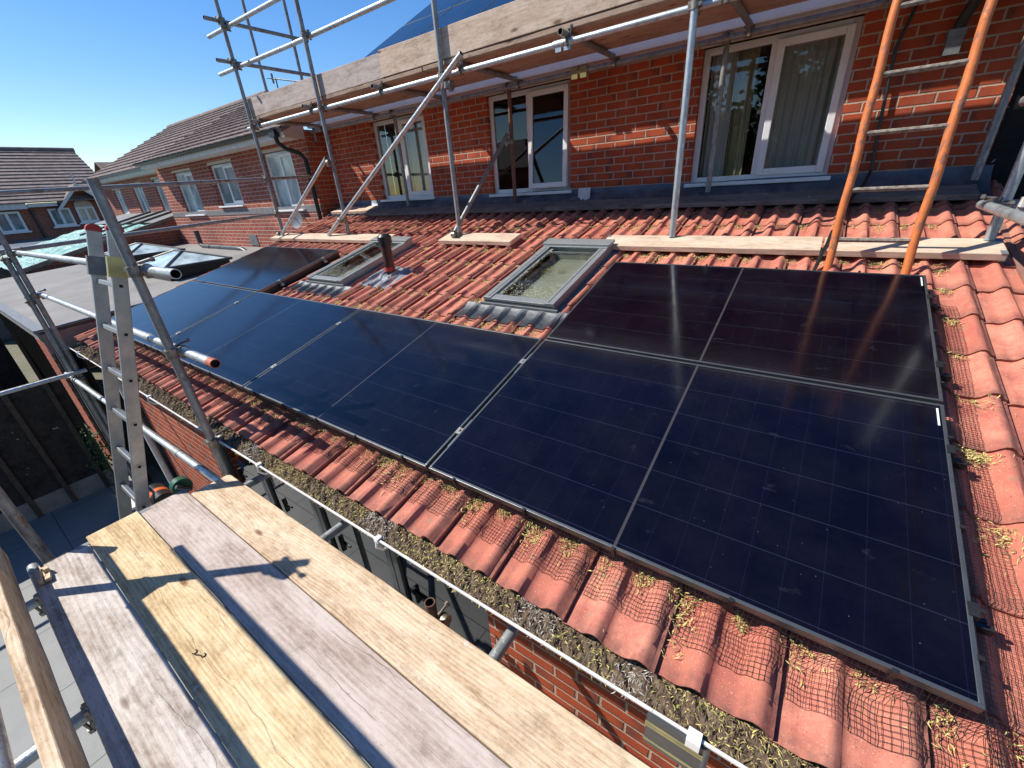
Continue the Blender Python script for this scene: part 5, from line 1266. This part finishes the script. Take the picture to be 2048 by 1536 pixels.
# ------------------------------------------------------------------ FAR HOUSE across (faces +X)
fh = thing("distant_house", "distant brick house with brown tiled roof, arched window and small gable at the left edge", "house", (-34, 2, GZ))
FX = -30.0
part(MB().box((FX - 8, -9, GZ), (FX, 6.25, 1.72)), "wall", brick("brick_far", 1, (0.30, 0.09, 0.055), (0.17, 0.06, 0.045), (0.36, 0.28, 0.22), (0.24, 0.07, 0.045)), fh)
def far_roof(y0, y1, xe, ze, xr, zr, name, gauge=0.30):
    mb = MB(); L = math.hypot(xe - xr, zr - ze); nr = int(L / gauge); d = Vector((xr - xe, 0, zr - ze)) / nr; nrm = Vector((zr - ze, 0, xe - xr)).normalized()
    for r in range(nr):
        a = Vector((xe, y0, ze)) + d * r; b_ = Vector((xe, y1 - r * 0.0, ze)) + d * r
        mb.add([a + nrm * .045, b_ + nrm * .045, b_ + d + nrm * .004, a + d + nrm * .004, a - nrm * .01, b_ - nrm * .01], [(0, 1, 2, 3), (4, 5, 1, 0)])
    return part(mb, name, M['slate'], fh)
far_roof(-9.2, 6.45, FX + 0.4, 1.78, FX - 3.9, 4.25, "roof")
part(MB().path([(FX - 3.9, -9.2, 4.25), (FX - 3.9, 6.5, 4.25)], 0.13, 8), "ridge_tiles", M['slate'], fh)
part(MB().box((FX + .3, -9, 1.55), (FX + .33, 3.1, 1.78)).box((FX + .3, 3.12, 1.60), (FX + .33, 4.1, 1.76)), "eaves_board", M['white_dirty'], fh)
def fwin(y0, y1, z0, z1, arch=False):
    f = MB(); x = FX + 0.02; w_ = .08
    f.box((x, y0, z0), (x + .05, y0 + w_, z1)); f.box((x, y1 - w_, z0), (x + .05, y1, z1)); f.box((x, y0 + w_, z0), (x + .05, y1 - w_, z0 + w_)); f.box((x, y0 + w_, z1 - w_), (x + .05, y1 - w_, z1)); ym = (y0 + y1) / 2; f.box((x, ym - .05, z0 + w_), (x + .05, ym + .05, z1 - w_)); f.box((x, y0 - .08, z0 - .07), (x + .1, y1 + .08, z0))
    if arch:
        n = 12; r = (y1 - y0) / 2; c_ = [Vector((x + .03, ym + r * math.cos(math.pi * i / n), z1 + 0.34 * math.sin(math.pi * i / n))) for i in range(n + 1)]
        f.add(c_, [tuple(range(n + 1))], 1)
    fo = part(f, "window", [M['white'], M['cream']], fh); part(MB().box((x - .01, y0 + w_, z0 + w_), (x + .02, y1 - w_, z1 - w_)), "pane", M['farpane'], fo)
fwin(1.95, 2.8, 0.66, 1.48); fwin(3.72, 4.48, 0.74, 1.50); fwin(4.68, 5.36, 0.82, 1.50, True)
gbl = MB(); ym = 5.02
gbl.add([(FX + .012, ym - .9, 1.5), (FX + .012, ym + .9, 1.5), (FX + .012, ym, 2.42), (FX - 1.2, ym, 2.42), (FX + .5, ym - 1.05, 1.42), (FX + .5, ym, 2.5), (FX + .5, ym + 1.05, 1.42), (FX - 1.6, ym, 2.5), (FX - .6, ym - 1.05, 1.9), (FX - .6, ym + 1.05, 1.9)], [(0, 1, 2)], 0)
gbl.add([(FX + .5, ym - 1.05, 1.42), (FX + .5, ym, 2.5), (FX - 2.2, ym, 2.5), (FX - .2, ym - 1.05, 1.42), (FX + .5, ym + 1.05, 1.42), (FX - .2, ym + 1.05, 1.42)], [(0, 1, 2, 3), (1, 4, 5, 2)], 1)
gbl.add([(FX + .51, ym - 1.05, 1.42), (FX + .51, ym - .9, 1.42), (FX + .51, ym, 2.34), (FX + .51, ym, 2.52), (FX + .51, ym + .9, 1.42), (FX + .51, ym + 1.05, 1.42)], [(0, 1, 2, 3), (3, 2, 4, 5)], 2)
part(gbl, "gable", [M['brick_side'], M['slate'], M['white_dirty']], fh)
part(MB().path([(FX + .5, ym, 2.45), (FX + .5, ym, 2.95)], 0.03, 6), "finial", M['white_dirty'], fh)
part(MB().path([(FX + .04, 3.2, 1.5), (FX + .04, 3.3, GZ)], 0.06, 6), "downpipe", M['black_pl'], fh)
part(MB().box((FX + .01, -9, 0.05), (FX + 2.5, 6.2, 0.12)).box((FX + .01, -9, 0.12), (FX + .3, 6.2, 0.3)), "ground_floor_roof", M['lead'], fh)
bk = thing("background_house", "sliver of a far house roof gable peeping between the distant house and the terrace", "house", (-50, 10, GZ))
c1 = atX(208, 320, -50); c2 = atX(250, 320, -50)
part(MB().add([(-50, c1.y, GZ), (-50, c1.y + 12, GZ), (-50, c1.y + 12, c1.z - 1.4), (-50, c1.y, c1.z - 1.4)], [(0, 1, 2, 3)]).box((-54, c1.y, GZ), (-50.02, c1.y + 12, c1.z - 1.4)), "wall", M['brick_old'], bk)
part(MB().add([(-49.6, c1.y - .2, c1.z - 1.5), (-49.6, c1.y + 12, c1.z - 1.5), (-52, c1.y + 12, c1.z), (-52, c1.y - .2, c1.z), (-54.4, c1.y - .2, c1.z - 1.5), (-54.4, c1.y + 12, c1.z - 1.5)], [(0, 1, 2, 3), (3, 2, 5, 4)]), "roof", M['slate'], bk)

# ------------------------------------------------------------------ RIGHT HAND SIDE beyond the house corner
rs = thing("black_side_structure", "black clad side structure beyond the right hand corner of the brick house", "shed", (1.3, 3.2, GZ))
part(MB().box((0.418, 4.02, -0.5), (0.78, 4.12, 2.6)), "door_reveal", M['cladding'], rs)
part(MB().box((0.60, 2.2, GZ), (2.6, 4.04, 0.62)), "clad_wall", M['cladding'], rs)
part(MB().box((0.52, 3.3, 0.80), (2.4, 3.37, 0.86)).box((0.52, 3.37, 0.62), (2.4, 4.0, 0.80)), "sill_board", M['white_dirty'], rs)
part(MB().grid(18, 12, lambda a, b: (0.60 + 0.20 * math.sin(a * math.pi) * 0.5 + 0.5 * b * .2, 1.6 + 1.4 * a, 0.66 - 1.6 * b + 0.08 * math.sin(a * 9))), "netting", M['rope'], rs)
rh = thing("next_house", "brick house with white frames glimpsed at the far right behind the scaffold tube", "house", (3, 7, GZ))
part(MB().box((0.9, 7.0, GZ), (6, 9, 2.2)), "wall", M['brick_pale'], rh)
part(MB().box((0.85, 6.9, 0.78), (3.5, 6.98, 0.90)).box((1.0, 6.9, 0.9), (1.08, 6.98, 2.2)), "window_frame", M['white'], rh)
step_roof(0.7, 6, 6.7, 2.2, 9, P31, "roof", rh, M['slate'])

oh = thing("opposite_house", "long brick house with brown roof at the far end of the garden behind the camera", "house", (-5, -24, GZ))
part(MB().box((-26, -30, GZ), (16, -23, 2.4)), "wall", M['brick'], oh)
step_roof(-26.5, 16.5, -30.2, 2.3, -26.5, P31, "back_roof", oh, M['slate'], ridge=False)
part(MB().add([(-26.5, -22.6, 2.3), (16.5, -22.6, 2.3), (16.5, -26.5, 4.65), (-26.5, -26.5, 4.65)], [(0, 1, 2, 3)]), "front_roof", M['slate'], oh)
# ------------------------------------------------------------------ TREES behind the camera, seen only in the panes
def tree(x, y, h, r, label, seed):
    t = thing("garden_tree", label, "tree", (x, y, GZ), "trees at the end of the garden"); q = random.Random(seed)
    tk = MB().tube((x, y, GZ), (x + .1, y, GZ + h * .55), 0.16, 10, False, r2=0.08)
    for k in range(6):
        an = q.uniform(0, 6.28); tk.tube((x, y, GZ + h * (.3 + .04 * k)), (x + r * .6 * math.cos(an), y + r * .6 * math.sin(an), GZ + h * (.6 + .05 * k)), 0.06, 6, False, r2=0.02)
    part(tk, "trunk", M['bark'], t)
    cr = MB(); cl = [(x + q.gauss(0, r * .45), y + q.gauss(0, r * .45), GZ + h * .62 + q.gauss(0, h * .17), q.uniform(.4, .9)) for _ in range(60)]
    for cx, cy, cz, s_ in cl:
        for k in range(170):
            c = Vector((cx + q.gauss(0, s_ * .5), cy + q.gauss(0, s_ * .5), cz + q.gauss(0, s_ * .4))); a = Vector((q.uniform(-1, 1), q.uniform(-1, 1), q.uniform(-1, 1))).normalized() * q.uniform(.10, .2); b2 = a.orthogonal().normalized() * .09
            cr.add([c - a, c - b2, c + a, c + b2], [(0, 1, 2, 3)])
    part(cr, "crown", M['leaf'], t)
tree(-6.5, -11, 7.0, 2.2, "broad leafy tree at the left of the garden end", 1)
tree(-1.5, -12.5, 7.8, 2.4, "tall leafy tree in the middle of the garden end", 2)
tree(3.5, -11.5, 6.6, 2.1, "bushy tree at the right of the garden end", 3)
tree(-10.5, -12.5, 6.2, 2.4, "spreading tree near the far left garden corner", 4)
tree(1.0, -14.0, 8.5, 2.6, "tallest tree standing behind the other garden trees", 5)
